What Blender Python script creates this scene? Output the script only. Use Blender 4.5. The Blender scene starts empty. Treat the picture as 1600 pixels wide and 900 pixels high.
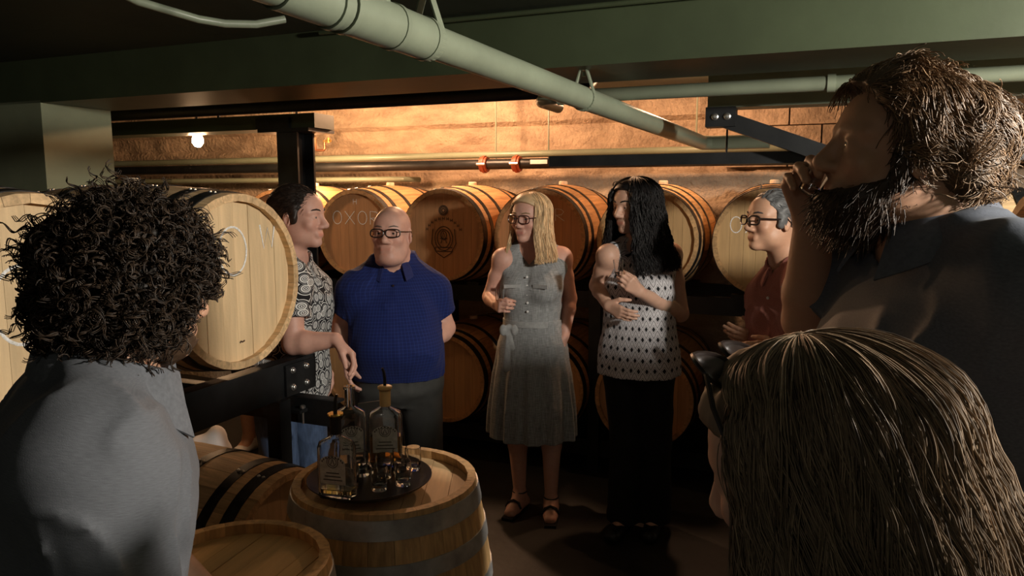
import bpy, math, random
import numpy as np
from mathutils import Vector, Matrix

# ---------------------------------------------------------------- camera, world, lights
SC = bpy.context.scene
COL = SC.collection
PITCH = math.radians(7.2); FPX = 1150.0; CAMH = 1.68
cam_d = bpy.data.cameras.new('camera'); cam = bpy.data.objects.new('camera', cam_d); COL.objects.link(cam)
cam_d.sensor_width = 36.0; cam_d.lens = 36.0 * FPX / 1600.0; cam_d.clip_start = 0.02
cam.location = (0, 0, CAMH); cam.rotation_euler = (math.pi / 2 - PITCH, 0, 0)
SC.camera = cam
world = bpy.data.worlds.new('World'); SC.world = world; world.use_nodes = True
world.node_tree.nodes['Background'].inputs[0].default_value = (0.75, 0.9, 0.8, 1)
world.node_tree.nodes['Background'].inputs[1].default_value = 0.004
SC.view_settings.view_transform = 'Standard'; SC.view_settings.look = 'None'
SC.view_settings.exposure = 0.0; SC.view_settings.gamma = 1.0; SC.view_settings.use_curve_mapping = False

PHI = math.radians(22.0)
U = np.array([math.cos(PHI), -math.sin(PHI), 0.0])     # along the rear wall, to the right
V = np.array([math.sin(PHI), math.cos(PHI), 0.0])      # into the room
Z = np.array([0, 0, 1.0])
def RC(u, v, z=0.0): return U * u + V * v + Z * z
def light(name, loc, power, col, radius=0.06, kind='POINT', target=None, spot=None, blend=.3):
    d = bpy.data.lights.new(name, kind); d.energy = power; d.color = col
    if hasattr(d, 'shadow_soft_size'): d.shadow_soft_size = radius
    o = bpy.data.objects.new(name, d); COL.objects.link(o); o.location = loc
    if kind == 'SPOT': d.spot_size = math.radians(spot); d.spot_blend = blend
    if target is not None:
        o.rotation_euler = (Vector(target) - Vector(loc)).to_track_quat('-Z', 'Y').to_euler()
    return o
KEY = (1.85, 0.6, 2.1)
light('key_lamp_light', KEY, 270, (1.0, .93, .82), .07)
light('back_bulb_or_fill_light', tuple(RC(-3.72, 3.75, 2.04)), 45, (1.0, .55, .27), .05)
light('back_bulb_or_fill_light', tuple(RC(-3.32, 4.25, 1.93)), 115, (1.0, .55, .27), .06)
light('back_bulb_or_fill_light', tuple(RC(-2.2, 4.3, 2.345)), 85, (1.0, .55, .3), .05)  # added warm fill to brighten the rear wall, kept out of view by the beam
light('back_bulb_or_fill_light', tuple(RC(-.7, 4.3, 2.345)), 36, (1.0, .55, .3), .05)  # weaker added fill for the right part of the rear wall
light('fill_lamp_light', (-.8, -1.2, 2.1), 5.5, (1.0, .95, .86), .12)

random.seed(7); RNG = np.random.default_rng(7)
def A(*p): return np.array(p, float)
def W(px, py, Y):
    """point seen at a pixel of the 1600x900 frame at world distance Y in front of the camera"""
    dx = (px - 800) / FPX; dy = -(py - 450) / FPX
    y = math.cos(PITCH) + dy * math.sin(PITCH); z = -math.sin(PITCH) + dy * math.cos(PITCH)
    t = Y / y
    return np.array([dx * t, Y, CAMH + z * t])
def nrm(v):
    v = np.asarray(v, float); return v / (np.linalg.norm(v) + 1e-12)

# ---------------------------------------------------------------- materials
MATS = {}
def M(name, col, rough=.6, metal=0.0, var=.18, scale=(6, 6, 6), detail=5, bump=0.0, bscale=40.0, rand=0.0,
      col2=None, objcol=False, attr=None, spec=.5, trans=0.0, ior=1.45, coat=0.0, sheen=0.0, sss=0.0, emit=None, alpha=1.0, bdist=.004):
    if name in MATS: return MATS[name]
    m = bpy.data.materials.new(name); m.use_nodes = True; MATS[name] = m
    nt = m.node_tree; N = nt.nodes; L = nt.links; b = N['Principled BSDF']
    tc = N.new('ShaderNodeTexCoord'); mp = N.new('ShaderNodeMapping'); mp.inputs['Scale'].default_value = scale
    oi = N.new('ShaderNodeObjectInfo')
    ad = N.new('ShaderNodeVectorMath'); ad.operation = 'MULTIPLY_ADD'
    L.new(oi.outputs['Random'], ad.inputs[0]); ad.inputs[1].default_value = (13, 17, 29); L.new(tc.outputs['Object'], ad.inputs[2])
    L.new(ad.outputs[0], mp.inputs['Vector'])
    nz = N.new('ShaderNodeTexNoise'); nz.inputs['Scale'].default_value = 1.0; nz.inputs['Detail'].default_value = detail; nz.inputs['Roughness'].default_value = .6
    L.new(mp.outputs[0], nz.inputs['Vector'])
    c = np.array(col, float)
    rp = N.new('ShaderNodeValToRGB'); rp.color_ramp.elements[0].position = .3; rp.color_ramp.elements[1].position = .7
    lo = c * (1 - var); hi = np.array(col2, float) if col2 is not None else np.minimum(c * (1 + var), 1)
    rp.color_ramp.elements[0].color = (*lo, 1); rp.color_ramp.elements[1].color = (*hi, 1)
    L.new(nz.outputs['Fac'], rp.inputs['Fac'])
    out = rp.outputs['Color']
    def mul(a, bsock):
        mx = N.new('ShaderNodeMix'); mx.data_type = 'RGBA'; mx.blend_type = 'MULTIPLY'; mx.inputs[0].default_value = 1
        L.new(a, mx.inputs[6]); L.new(bsock, mx.inputs[7]); return mx.outputs[2]
    if objcol: out = mul(out, oi.outputs['Color'])
    if attr:
        at = N.new('ShaderNodeAttribute'); at.attribute_name = attr; out = mul(out, at.outputs['Color'])
    if rand:
        mr = N.new('ShaderNodeMapRange'); mr.inputs[3].default_value = 1 - rand; mr.inputs[4].default_value = 1 + rand
        L.new(oi.outputs['Random'], mr.inputs[0])
        hs = N.new('ShaderNodeHueSaturation'); L.new(mr.outputs[0], hs.inputs['Value']); L.new(out, hs.inputs['Color']); out = hs.outputs[0]
    L.new(out, b.inputs['Base Color'])
    b.inputs['Roughness'].default_value = rough; b.inputs['Metallic'].default_value = metal
    b.inputs['Specular IOR Level'].default_value = spec; b.inputs['IOR'].default_value = ior
    b.inputs['Transmission Weight'].default_value = trans; b.inputs['Coat Weight'].default_value = coat
    b.inputs['Sheen Weight'].default_value = sheen; b.inputs['Alpha'].default_value = alpha
    if sss: b.inputs['Subsurface Weight'].default_value = sss; b.inputs['Subsurface Radius'].default_value = (.012, .005, .003); b.inputs['Subsurface Scale'].default_value = .6
    if emit: b.inputs['Emission Color'].default_value = (*emit[0], 1); b.inputs['Emission Strength'].default_value = emit[1]
    if bump:
        n2 = N.new('ShaderNodeTexNoise'); n2.inputs['Scale'].default_value = bscale; n2.inputs['Detail'].default_value = 4
        L.new(tc.outputs['Object'], n2.inputs['Vector'])
        bp = N.new('ShaderNodeBump'); bp.inputs['Strength'].default_value = bump; bp.inputs['Distance'].default_value = bdist
        L.new(n2.outputs['Fac'], bp.inputs['Height']); L.new(bp.outputs[0], b.inputs['Normal'])
    return m

M('oak_stave', (.60, .43, .25), .62, var=.32, scale=(55, 55, 4), bump=.25, bscale=90, rand=.10, objcol=True)
M('oak_head', (.66, .50, .31), .6, var=.16, scale=(30, 2.5, 30), bump=.12, bscale=120, rand=.04, objcol=True)
M('hoop_black', (.035, .034, .033), .45, .6, var=.5, scale=(30, 30, 30), bump=.1)
M('hoop_zinc', (.40, .40, .395), .42, .4, var=.3, scale=(14, 14, 14), bump=.1)
M('bung', (.62, .48, .33), .7)
M('chalk', (1.0, .95, .85), .95, var=.35, scale=(160, 160, 160))
M('brand_ink', (.10, .055, .03), .9, var=.5, scale=(90, 90, 90))
M('steel_black', (.018, .019, .020), .42, .35, var=.4, scale=(9, 9, 9), bump=.05)
M('bolt_zinc', (.62, .62, .60), .3, .95, var=.2)
M('paint_green', (.042, .055, .027), .5, var=.22, scale=(3, 3, 3), bump=.15, bscale=25)
M('paint_sage', (.215, .245, .175), .38, var=.10, scale=(7, 7, 7), bump=.06, bscale=60)
M('paint_sage_column', (.25, .28, .18), .6, var=.10, scale=(5, 5, 5), bump=.1, bscale=40)
M('ceiling_green', (.030, .040, .022), .7, var=.25, scale=(2, 2, 2), bump=.2, bscale=30)
M('rear_wall', (.54, .40, .28), .9, var=.42, scale=(3.5, 3.5, 9), detail=9, bump=.9, bscale=38, bdist=.02, col2=(.62, .48, .34))
M('wall_block', (.50, .38, .27), .9, var=.35, scale=(9, 9, 9), detail=8, bump=.8, bscale=45, bdist=.012, rand=.12)
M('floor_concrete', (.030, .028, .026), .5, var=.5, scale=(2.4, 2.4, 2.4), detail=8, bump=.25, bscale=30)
M('copper', (.55, .24, .13), .4, .8)
M('coupling_red', (.33, .07, .03), .5, var=.3)
M('label_white', (.8, .8, .78), .6, var=.03)

# ---------------------------------------------------------------- mesh helpers
class MB:
    def __init__(s): s.v = []; s.f = []
    def add(s, vs, fs):
        o = len(s.v); s.v += [tuple(map(float, p)) for p in vs]; s.f += [tuple(i + o for i in f) for f in fs]; return s
    def box(s, c, half, R=None):
        R = np.eye(3) if R is None else np.asarray(R); c = np.asarray(c, float)
        vs = [c + R @ (np.array([x, y, z]) * half) for x in (-1, 1) for y in (-1, 1) for z in (-1, 1)]
        return s.add(vs, [(0, 1, 3, 2), (4, 6, 7, 5), (0, 4, 5, 1), (2, 3, 7, 6), (0, 2, 6, 4), (1, 5, 7, 3)])
    def tube(s, pts, r, n=10, caps=True, closed=False):
        P = [np.asarray(p, float) for p in pts]; m = len(P)
        rs = r if hasattr(r, '__len__') else [r] * m
        up = None; vs = []
        for i in range(m):
            if closed: t = nrm(P[(i + 1) % m] - P[i - 1])
            else: t = nrm(P[min(i + 1, m - 1)] - P[max(i - 1, 0)])
            if up is None:
                up = nrm(np.cross(t, [0, 0, 1.0])) if abs(t[2]) < .9 else nrm(np.cross(t, [1.0, 0, 0]))
            up = nrm(up - t * np.dot(up, t)); w = np.cross(t, up)
            for k in range(n):
                a = 2 * math.pi * k / n
                vs.append(P[i] + rs[i] * (math.cos(a) * up + math.sin(a) * w))
        fs = []
        for i in range(m if closed else m - 1):
            j = (i + 1) % m
            for k in range(n): fs.append((i * n + k, i * n + (k + 1) % n, j * n + (k + 1) % n, j * n + k))
        if caps and not closed: fs += [tuple(range(n - 1, -1, -1)), tuple((m - 1) * n + k for k in range(n))]
        return s.add(vs, fs)
    def lathe(s, prof, c=(0, 0, 0), R=None, n=24, cap0=True, cap1=True):
        R = np.eye(3) if R is None else np.asarray(R); c = np.asarray(c, float); vs = []
        for (r, z) in prof:
            for k in range(n):
                a = 2 * math.pi * k / n; vs.append(c + R @ np.array([r * math.cos(a), r * math.sin(a), z]))
        m = len(prof)
        fs = [(i * n + k, i * n + (k + 1) % n, (i + 1) * n + (k + 1) % n, (i + 1) * n + k) for i in range(m - 1) for k in range(n)]
        if cap0: fs.append(tuple(range(n - 1, -1, -1)))
        if cap1: fs.append(tuple((m - 1) * n + k for k in range(n)))
        return s.add(vs, fs)
    def build(s, name, mat, parent=None, smooth=True, origin=None, angle=40):
        me = bpy.data.meshes.new(name)
        o0 = np.zeros(3) if origin is None else np.asarray(origin, float)
        me.from_pydata([tuple(np.asarray(p) - o0) for p in s.v], [], s.f); me.update()
        me.materials.append(MATS[mat] if isinstance(mat, str) else mat)
        if smooth:
            me.polygons.foreach_set('use_smooth', [True] * len(me.polygons))
            me.set_sharp_from_angle(angle=math.radians(angle))
        o = bpy.data.objects.new(name, me); COL.objects.link(o)
        if parent is not None:
            o.parent = parent
        else: o.location = o0
        return o
def tag(o, label=None, cat=None, group=None, kind=None):
    if label: o['label'] = label
    if cat: o['category'] = cat
    if group: o['group'] = group
    if kind: o['kind'] = kind
    return o
def empty(name, loc=(0, 0, 0), R=None):
    o = bpy.data.objects.new(name, None); COL.objects.link(o); o.empty_display_size = .1
    if R is not None:
        m = Matrix([list(r) for r in np.asarray(R)]).to_4x4(); m.translation = Vector(loc); o.matrix_world = m
    else: o.location = loc
    return o
ROOM = np.column_stack([U, V, Z])
def wbox(mb, u0, u1, v0, v1, z0, z1):
    return mb.box(RC((u0 + u1) / 2, (v0 + v1) / 2, (z0 + z1) / 2), ((u1 - u0) / 2, (v1 - v0) / 2, (z1 - z0) / 2), ROOM)

# ---------------------------------------------------------------- the room
UL, UR, VF, VB = -7.4, 3.6, -2.2, 5.2
def shell(name, mat, *b): return tag(wbox(MB(), *b).build(name, mat, smooth=False), kind='structure')
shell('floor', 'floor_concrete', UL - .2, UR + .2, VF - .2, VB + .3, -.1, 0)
shell('wall_left', 'ceiling_green', UL - .2, UL, VF - .2, VB + .3, 0, 2.6)
shell('wall_right', 'ceiling_green', UR, UR + .2, VF - .2, VB + .3, 0, 2.6)
shell('wall_front', 'ceiling_green', UL, UR, VF - .2, VF, 0, 2.6)
shell('ceiling', 'ceiling_green', UL, UR, VF, 2.4, 2.25, 2.45)
shell('ceiling_rear', 'ceiling_green', UL, UR, 2.4, VB + .3, 2.38, 2.45)
def vnoise(p, seed=0):
    """value noise, p (N,3) -> (N,) in -1..1"""
    p = np.asarray(p, np.float64); i = np.floor(p).astype(np.int64); f = p - i; f = f * f * (3 - 2 * f)
    out = 0
    for dx in (0, 1):
        for dy in (0, 1):
            for dz in (0, 1):
                h = (i[:, 0] + dx) * 374761393 + (i[:, 1] + dy) * 668265263 + (i[:, 2] + dz) * 2147483647 + seed * 1274126177
                h = (h ^ (h >> 13)) * 1274126177; h = (h ^ (h >> 16)) & 0xffff
                w = (f[:, 0] if dx else 1 - f[:, 0]) * (f[:, 1] if dy else 1 - f[:, 1]) * (f[:, 2] if dz else 1 - f[:, 2])
                out = out + w * (h / 32767.5 - 1)
    return out
def rear_wall():
    nu, nz = 320, 80
    uu = np.linspace(UL, UR, nu); zz = np.linspace(0, 2.4, nz)
    Ug, Zg = np.meshgrid(uu, zz, indexing='ij'); p = np.stack([Ug.ravel(), Zg.ravel(), 0 * Ug.ravel()], 1)
    d = .02 * vnoise(p * A(2.2, 5, 1)) + .014 * vnoise(p * A(7, 14, 1), 3) + .006 * vnoise(p * A(30, 30, 1), 5)
    z = p[:, 1]
    d += np.where(z < 1.86 + .012 * vnoise(p * A(3, 0, 0) + 9), .055, 0)          # rough lower pour stands proud
    d += np.where(z > 2.2, .05, 0)
    for zj in (2.06,): d -= .018 * np.exp(-((z - zj - .01 * vnoise(p * A(2, 0, 0))) / .012) ** 2)
    v = [tuple(RC(a, VB - b, c)) for a, b, c in zip(p[:, 0], d, z)]
    f = [(i * nz + j, (i + 1) * nz + j, (i + 1) * nz + j + 1, i * nz + j + 1) for i in range(nu - 1) for j in range(nz - 1)]
    w = MB().add(v, f).build('wall_rear', 'rear_wall'); tag(w, kind='structure')
    bm = MB(); bm.box((0, 0, 0), (.19, .03, .062)); me = None
    for r in range(4):
        for c in range(5):
            if me is None: o = bm.build('wall_block', 'wall_block', w, smooth=False); me = o.data
            else: o = bpy.data.objects.new('wall_block', me); COL.objects.link(o); o.parent = w
            m = Matrix([list(q) for q in ROOM]).to_4x4()
            m.translation = Vector(RC(-.35 + c * .39 + (r % 2) * .195, VB - .06 - random.uniform(0, .012), 1.925 + r * .132))
            o.matrix_parent_inverse = Matrix(); o.matrix_basis = m
rear_wall()
b = wbox(MB(), UL, UR, 2.22, 2.56, 2.07, 2.3).build('concrete_beam', 'paint_green', smooth=False)
tag(b, 'long dark green concrete ceiling beam crossing above the barrels', 'beam')
b = wbox(MB(), -3.62, -3.06, 2.22, 2.56, 0, 2.08).build('concrete_column', 'paint_sage_column', smooth=False)
tag(b, 'square green concrete column behind the left barrels', 'column')
# ---------------------------------------------------------------- pipes, beams and lamps under the ceiling
def pipe(name, pts, r, mat, label, cat='pipe', n=16):
    return tag(MB().tube(pts, r, n).build(name, mat, origin=pts[0]), label, cat)
def ring(mb, c, d, r, w, n=20):
    d = nrm(d); mb.tube([c - d * w / 2, c + d * w / 2], r, n)
# big sloping drain with couplings, branch and hangers
dp0 = W(380, -45, 1.16); dp1 = W(1095, 222, 3.8); dd = nrm(dp1 - dp0); LD = np.linalg.norm(dp1 - dp0)
dr = empty('drain_pipe', dp0); tag(dr, 'thick sage green drain pipe sloping diagonally below the ceiling', 'pipe')
def onto(px):   # point on the drain axis seen at pixel column px
    a, c = 0, LD
    for _ in range(40):
        m = (a + c) / 2; q = dp0 + dd * m
        dpt = q[1] * math.cos(PITCH) - (q[2] - CAMH) * math.sin(PITCH)
        if 800 + FPX * q[0] / dpt < px: a = m
        else: c = m
    return dp0 + dd * a
mb = MB(); mb.tube([dp0, dp1], .036, 24); mb.tube([dp1 - dd * .01, dp1 + dd * .03, dp1 + dd * .05 + A(.05, 0, 0), dp1 + dd * .05 + A(.3, -.12, 0)], .036, 20)
mb.build('pipe_run', 'paint_sage', dr, origin=dp0)
mb = MB(); mb.tube([onto(532), onto(662)], .043, 24); mb.build('branch_fitting', 'paint_sage', dr, origin=dp0)
mb = MB(); mb.tube([onto(430), onto(530)], .041, 24); mb.build('sleeve', 'paint_sage', dr, origin=dp0)
for px in (515, 535, 612, 662):
    mb = MB(); q = onto(px); mb.tube([q - dd * .006, q + dd * .006], .0455, 24); mb.build('coupling_band', 'paint_sage', dr, origin=dp0)
q = onto(590); mb = MB(); mb.tube([q - A(0, 0, .0), A(q[0] - .01, q[1] - .01, 2.25)], .027, 20); mb.build('branch_riser', 'paint_sage', dr, origin=dp0)
def hanger(q, r, top):
    mb = MB(); side = nrm(np.cross(dd, Z)); up = np.cross(side, dd)
    arc = [q + r * (math.cos(a) * side + math.sin(a) * up) for a in np.linspace(math.radians(150), math.radians(390), 17)]
    apex = q + A(0, 0, r + .055)
    loop = [apex + side * -.008] + arc + [apex + side * .008]
    for k in range(len(loop) - 1):
        a, c = loop[k], loop[k + 1]; t = nrm(c - a)
        mb.box((a + c) / 2, (np.linalg.norm(c - a) / 2 + .002, .011, .002), np.column_stack([t, dd, np.cross(t, dd)]))
    mb.tube([apex - Z * .012, A(apex[0], apex[1], top)], .005, 8); mb.tube([apex - Z * .008, apex + Z * .012], .011, 6)
    mb.build('hanger', 'paint_sage', dr, origin=dp0)
hanger(onto(668), .040, 2.25); hanger(onto(912), .038, 2.05)
# second, smaller pipe under the beam
a = RC(-.99, 2.66, 2.04); c = RC(3.0, 2.66, 2.04)
g = empty('sprinkler_main', a); tag(g, 'slimmer sage green pipe running level under the beam on the right', 'pipe')
MB().tube([a + V * .3, a + V * .1, a + V * .03 + U * .03, a + U * .1, c], .024, 18).build('pipe_run', 'paint_sage', g, origin=a)
for t in (.0, .92, 1.9): MB().tube([a + U * (.1 + t), a + U * (.125 + t)], .029, 18).build('coupling_band', 'paint_sage', g, origin=a)
# light green steel beam at the right with its bracket and brace
s0 = W(1106, 150, 2.85); uu0 = float(np.dot(s0, U)); vv0 = float(np.dot(s0, V))
b = wbox(MB(), uu0, 3.2, vv0, vv0 + .1, 2.005, 2.13).build('painted_joist', 'paint_sage', smooth=False, origin=None)
tag(b, 'sage green joist whose cut end shows above the black bracket', 'beam')
br = empty('steel_brace', s0); tag(br, 'black diagonal steel brace bolted under the green joist', 'brace')
wbox(MB(), uu0 - .005, uu0 + .105, vv0 - .012, vv0 + .06, 1.935, 2.008).build('bracket_plate', 'steel_black', br, smooth=False, origin=s0)
p0 = RC(uu0 + .06, vv0 + .03, 1.965); p1 = RC(uu0 + .52, vv0 + .03, 1.79); t = nrm(p1 - p0); s_ = V; 
MB().box((p0 + p1) / 2, (np.linalg.norm(p1 - p0) / 2, .03, .03), np.column_stack([t, s_, np.cross(t, s_)])).build('brace_bar', 'steel_black', br, smooth=False, origin=s0)
for k in (.03, .075):
    q = RC(uu0 + k, vv0 - .013, 1.972); Rb = np.column_stack([U, Z, -V])
    MB().lathe([(.0001, .012), (.007, .011), (.009, .006), (.013, .004), (.013, -.002)][::-1], q, Rb, 12).build('bolt', 'bolt_zinc', br, origin=s0)
tb = wbox(MB(), -1.05, 1.6, 3.02, 3.08, 1.80, 1.845).build('steel_rail', 'steel_black', smooth=False)
tag(tb, 'black level steel rail hanging under the diagonal brace', 'rail')
for uq in (-.32, .9):
    MB().tube([RC(uq, 3.05, 1.84), RC(uq, 3.05, 2.38)], .004, 6).build('hanger_rod', 'steel_black', tb)
q = RC(-.335, 2.99, 1.85)
# pipes at the rear
r = empty('black_pipe', RC(-7.0, 4.72, 1.885)); tag(r, 'black pipe with red couplings running along the rear wall', 'pipe'); ro = RC(-7.0, 4.72, 1.885)
MB().tube([RC(-7.0, 4.72, 1.885), RC(2.6, 4.72, 1.895)], .035, 16).build('pipe_run', 'steel_black', r, origin=ro)
for px in (757, 808):
    q = W(px, 247, 5.0); uq = float(np.dot(q, U)) 
    # place coupling on the pipe line
    tq = q * (4.72 / float(np.dot(q, V))); uq = float(np.dot(tq, U))
    q = RC(uq, 4.72, 1.89)
    m = MB(); ring(m, q, U, .052, .05); ring(m, q, U, .06, .018); m.build('coupling', 'coupling_red', r, origin=ro)
    for s in (-1, 1): 
        m = MB(); m.tube([q + V * .066 * s - U * .03, q + V * .066 * s + U * .03], .009, 8); m.build('coupling_bolt', 'bolt_zinc', r, origin=ro)
q = RC(-1.7, 4.684, 1.9); MB().box(q, (.06, .003, .014), ROOM).build('pipe_sticker', 'label_white', r, smooth=False, origin=ro)
gp = empty('wall_pipe', RC(-7.0, 4.85, 1.965)); tag(gp, 'thin sage green pipe just above the black pipe at the rear wall', 'pipe'); ro = RC(-7.0, 4.85, 1.965)
MB().tube([RC(-7.0, 4.85, 1.955), RC(-.15, 4.85, 1.965)], .024, 14).build('pipe_run', 'paint_sage', gp, origin=ro)
for px in (459, 775, 857, 1087):
    q = W(px, 240, 5); q = q * (4.85 / float(np.dot(q, V))); uq = float(np.dot(q, U))
    MB().tube([RC(uq, 4.85, 1.93), RC(uq, 4.85, 2.38)], .006, 6).build('hanger_rod', 'paint_sage', gp, origin=ro)
pipe('conduit', [RC(-7.0, 4.9, 1.80), RC(-3.0, 4.9, 1.80), RC(-2.9, 4.95, 1.80), RC(-2.85, 5.12, 1.80)], .02, 'paint_sage', 'cream lit conduit low on the rear wall at the left')
# dark run pipe under the rear side of the beam
pipe('black_main', [RC(-3.6, 2.95, 2.105), RC(-.95, 2.95, 2.105), RC(-.9, 3.0, 2.105), RC(-.9, 3.2, 2.2)], .030, 'steel_black', 'black pipe running close behind the dark green beam')
# conduit at top left of the ceiling
pipe('ceiling_conduit', [W(130, -40, 1.75), W(215, 2, 1.9), W(310, 30, 2.02), W(352, 37, 2.06), W(400, 38, 2.1), W(445, 30, 2.14)], .0105, 'paint_sage', 'thin bent sage green conduit on the dark ceiling at the left')
pipe('ceiling_conduit', [RC(-1.6, 2.19, 2.235), RC(2.5, 2.19, 2.235)], .008, 'paint_green', 'thin dark conduit along the top edge of the beam')
# steel column with cap plate and painted beam behind it
cl = empty('steel_column', RC(-2.76, 3.52, 0)); tag(cl, 'black steel column with a bolted cap plate behind the speaker', 'column'); co = RC(-2.76, 3.52, 0)
m = MB(); wbox(m, -2.83, -2.69, 3.44, 3.455, 0, 2.03); wbox(m, -2.83, -2.69, 3.585, 3.60, 0, 2.03); wbox(m, -2.768, -2.752, 3.45, 3.59, 0, 2.03)
m.build('shaft', 'steel_black', cl, smooth=False, origin=co)
wbox(MB(), -2.93, -2.58, 3.40, 3.64, 2.03, 2.05).build('cap_plate', 'steel_black', cl, smooth=False, origin=co)
wbox(MB(), -2.95, -2.72, 3.41, 3.43, 2.05, 2.11).build('clip_plate', 'steel_black', cl, smooth=False, origin=co)
wbox(MB(), -2.95, -2.57, 3.44, 3.62, -.0, .012).build('base_plate', 'steel_black', cl, smooth=False, origin=co)
b = wbox(MB(), -7.2, -2.56, 3.43, 3.61, 2.05, 2.13).build('painted_beam', 'paint_green', smooth=False); tag(b, 'dark green beam end resting on the black steel column', 'beam')
for i, uq in enumerate((-4.4, -3.3)):
    MB().tube([RC(uq, 3.5, 2.12), RC(uq, 3.5, 2.38)], .01, 8).build('hanger_rod', 'steel_black', b)
# copper elbow and valve near the column
vq = W(500, 206, 5); vq = vq * (4.9 / float(np.dot(vq, V))); vu = float(np.dot(vq, U)); vo = RC(vu, 4.9, 2.05)
v = empty('copper_valve', vo); tag(v, 'small copper elbow with a brass valve beside the steel column', 'valve'); M('brass', (.72, .50, .16), .35, .8)
MB().tube([vo + U * x + Z * z for x, z in ((-.05, .08), (-.05, -.01), (-.04, -.02), (.03, -.02), (.04, -.01), (.04, .06))], .010, 10).build('elbow', 'copper', v, origin=vo)
MB().tube([vo + U * .03 + Z * .05, vo + U * .10 + Z * .05], .010, 10).build('valve_body', 'brass', v, origin=vo)
MB().tube([vo + U * .075 + Z * .035, vo + U * .075 + Z * .075], .014, 8).build('valve_handle', 'brass', v, origin=vo)
# warm bulbs
M('bulb', (1, .9, .75), .3, emit=((1, .72, .42), 60)); M('porcelain', (.75, .72, .66), .4)
for (u_, v_, z_, lab) in ((-3.72, 3.75, 2.04, 'bare warm bulb in a porcelain holder left of the steel column'), (-3.32, 4.25, 1.93, 'bare warm bulb hidden behind the steel column')):
    c = RC(u_, v_, z_); lp = empty('ceiling_bulb', c); tag(lp, lab, 'lamp')
    m = MB(); prof = [(.001, -.052), (.018, -.048), (.034, -.025), (.036, -.005), (.028, .022), (.016, .042), (.014, .055)]
    o = m.lathe(prof, c, None, 16).build('glass_bulb', 'bulb', lp, origin=c)
    o.visible_shadow = False if False else True
    m = MB(); m.lathe([(.02, .05), (.026, .055), (.026, .09), (.05, .095), (.055, .11), (.055, .12)], c, None, 16).build('holder', 'porcelain', lp, origin=c)
    MB().tube([c + Z * .12, A(c[0], c[1], 2.38)], .008, 8).build('stem', 'steel_black', lp, origin=c)
for u_, lab in ((-2.2, 'flat disc added on the rear ceiling for the fill light above the crested barrel'), (-.7, 'flat disc added on the rear ceiling for the fill light above the red-shirted man')):  # added discs at the two unseen rear fill lights
    c = RC(u_, 4.3, 2.368); lp = empty('fill_light_disc', c); tag(lp, lab, 'lamp')
    MB().lathe([(.05, .0), (.055, .004), (.055, .012)], c, None, 20).build('base', 'porcelain', lp, origin=c)
# key lamp fixture on the right wall side
kc = np.array(KEY); kl = empty('caged_lamp', kc + A(0, 0, .12)); tag(kl, 'round bulkhead lamp under the ceiling at the right', 'lamp')
MB().lathe([(.09, .10), (.10, .11), (.10, .13), (.06, .17)], kc, None, 20).build('base', 'porcelain', kl, origin=kc + A(0, 0, .12))

# ---------------------------------------------------------------- barrels
BL, BH, BB = .92, .285, .318          # length, head radius, bilge radius
PROTO = {}
def brad(z, L, rh, rb): return rb - (rb - rh) * (abs(z) / (L / 2)) ** 1.8
def barrel_meshes(key, L, rh, rb, n=26, hoops=None):
    if key in PROTO: return PROTO[key]
    rows = 9; th = .024; vs = []; fs = []; ha = math.pi / n * .985
    for i in range(rows):
        z = -L / 2 + L * i / (rows - 1); r = brad(z, L, rh, rb)
        for (rr, a) in ((r - .0012, -ha), (r, 0), (r - .0012, ha), (r - th, ha), (r - th, -ha)):
            vs.append((rr * math.cos(a), rr * math.sin(a), z))
    for i in range(rows - 1):
        for k in range(5): fs.append((i * 5 + k, i * 5 + (k + 1) % 5, (i + 1) * 5 + (k + 1) % 5, (i + 1) * 5 + k))
    fs += [(4, 3, 2, 1, 0), tuple((rows - 1) * 5 + k for k in range(5))]
    def me(mb, name, mat, sm=True):
        o = mb.build(name, mat, smooth=sm, angle=25); d = o.data; bpy.data.objects.remove(o); return d
    P = {'stave': me(MB().add(vs, fs), 'stave', 'oak_stave'), 'n': n, 'L': L, 'rh': rh, 'rb': rb, 'boards': [], 'hoops': []}
    rin = rh - th + .004; nb = 8; edges = np.linspace(-rin, rin, nb + 1); edges[1:-1] += RNG.uniform(-.008, .008, nb - 1)
    for k in range(nb):
        x0, x1 = edges[k] + .0006, edges[k + 1] - .0006; xs = np.linspace(x0, x1, 5)
        top = [(x, math.sqrt(max(rin ** 2 - x * x, 0))) for x in xs]; poly = top + [(x, -y) for x, y in top[::-1]]
        m = len(poly); dz = RNG.uniform(-.0012, .0012)
        P['boards'].append(me(MB().add([(x, y, dz) for x, y in poly] + [(x, y, -.02) for x, y in poly],
            [tuple(range(m))[::-1], tuple(range(m, 2 * m))] + [(i, (i + 1) % m, m + (i + 1) % m, m + i) for i in range(m)]), 'head_board', 'oak_head', False))
        # flip winding is irrelevant for rendering
    for (zc, w) in hoops:
        prof = []
        for zz in (-w / 2, -w / 6, w / 6, w / 2): prof.append((brad(zc + zz, L, rh, rb) + .0022, zc + zz))
        prof = [(brad(zc - w / 2, L, rh, rb) - .002, zc - w / 2)] + prof + [(brad(zc + w / 2, L, rh, rb) - .002, zc + w / 2)]
        P['hoops'].append((me(MB().lathe(prof, n=52, cap0=False, cap1=False), 'hoop', 'hoop_black'), zc))
    m = MB(); m.lathe([(.028, -.01), (.028, .012), (.024, .018)], n=14); P['bung'] = me(m, 'bung', 'bung')
    m = MB(); m.lathe([(.006, 0), (.005, .003), (.002, .0045)], n=8); P['rivet'] = me(m, 'rivet', 'bolt_zinc')
    PROTO[key] = P; return P
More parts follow.
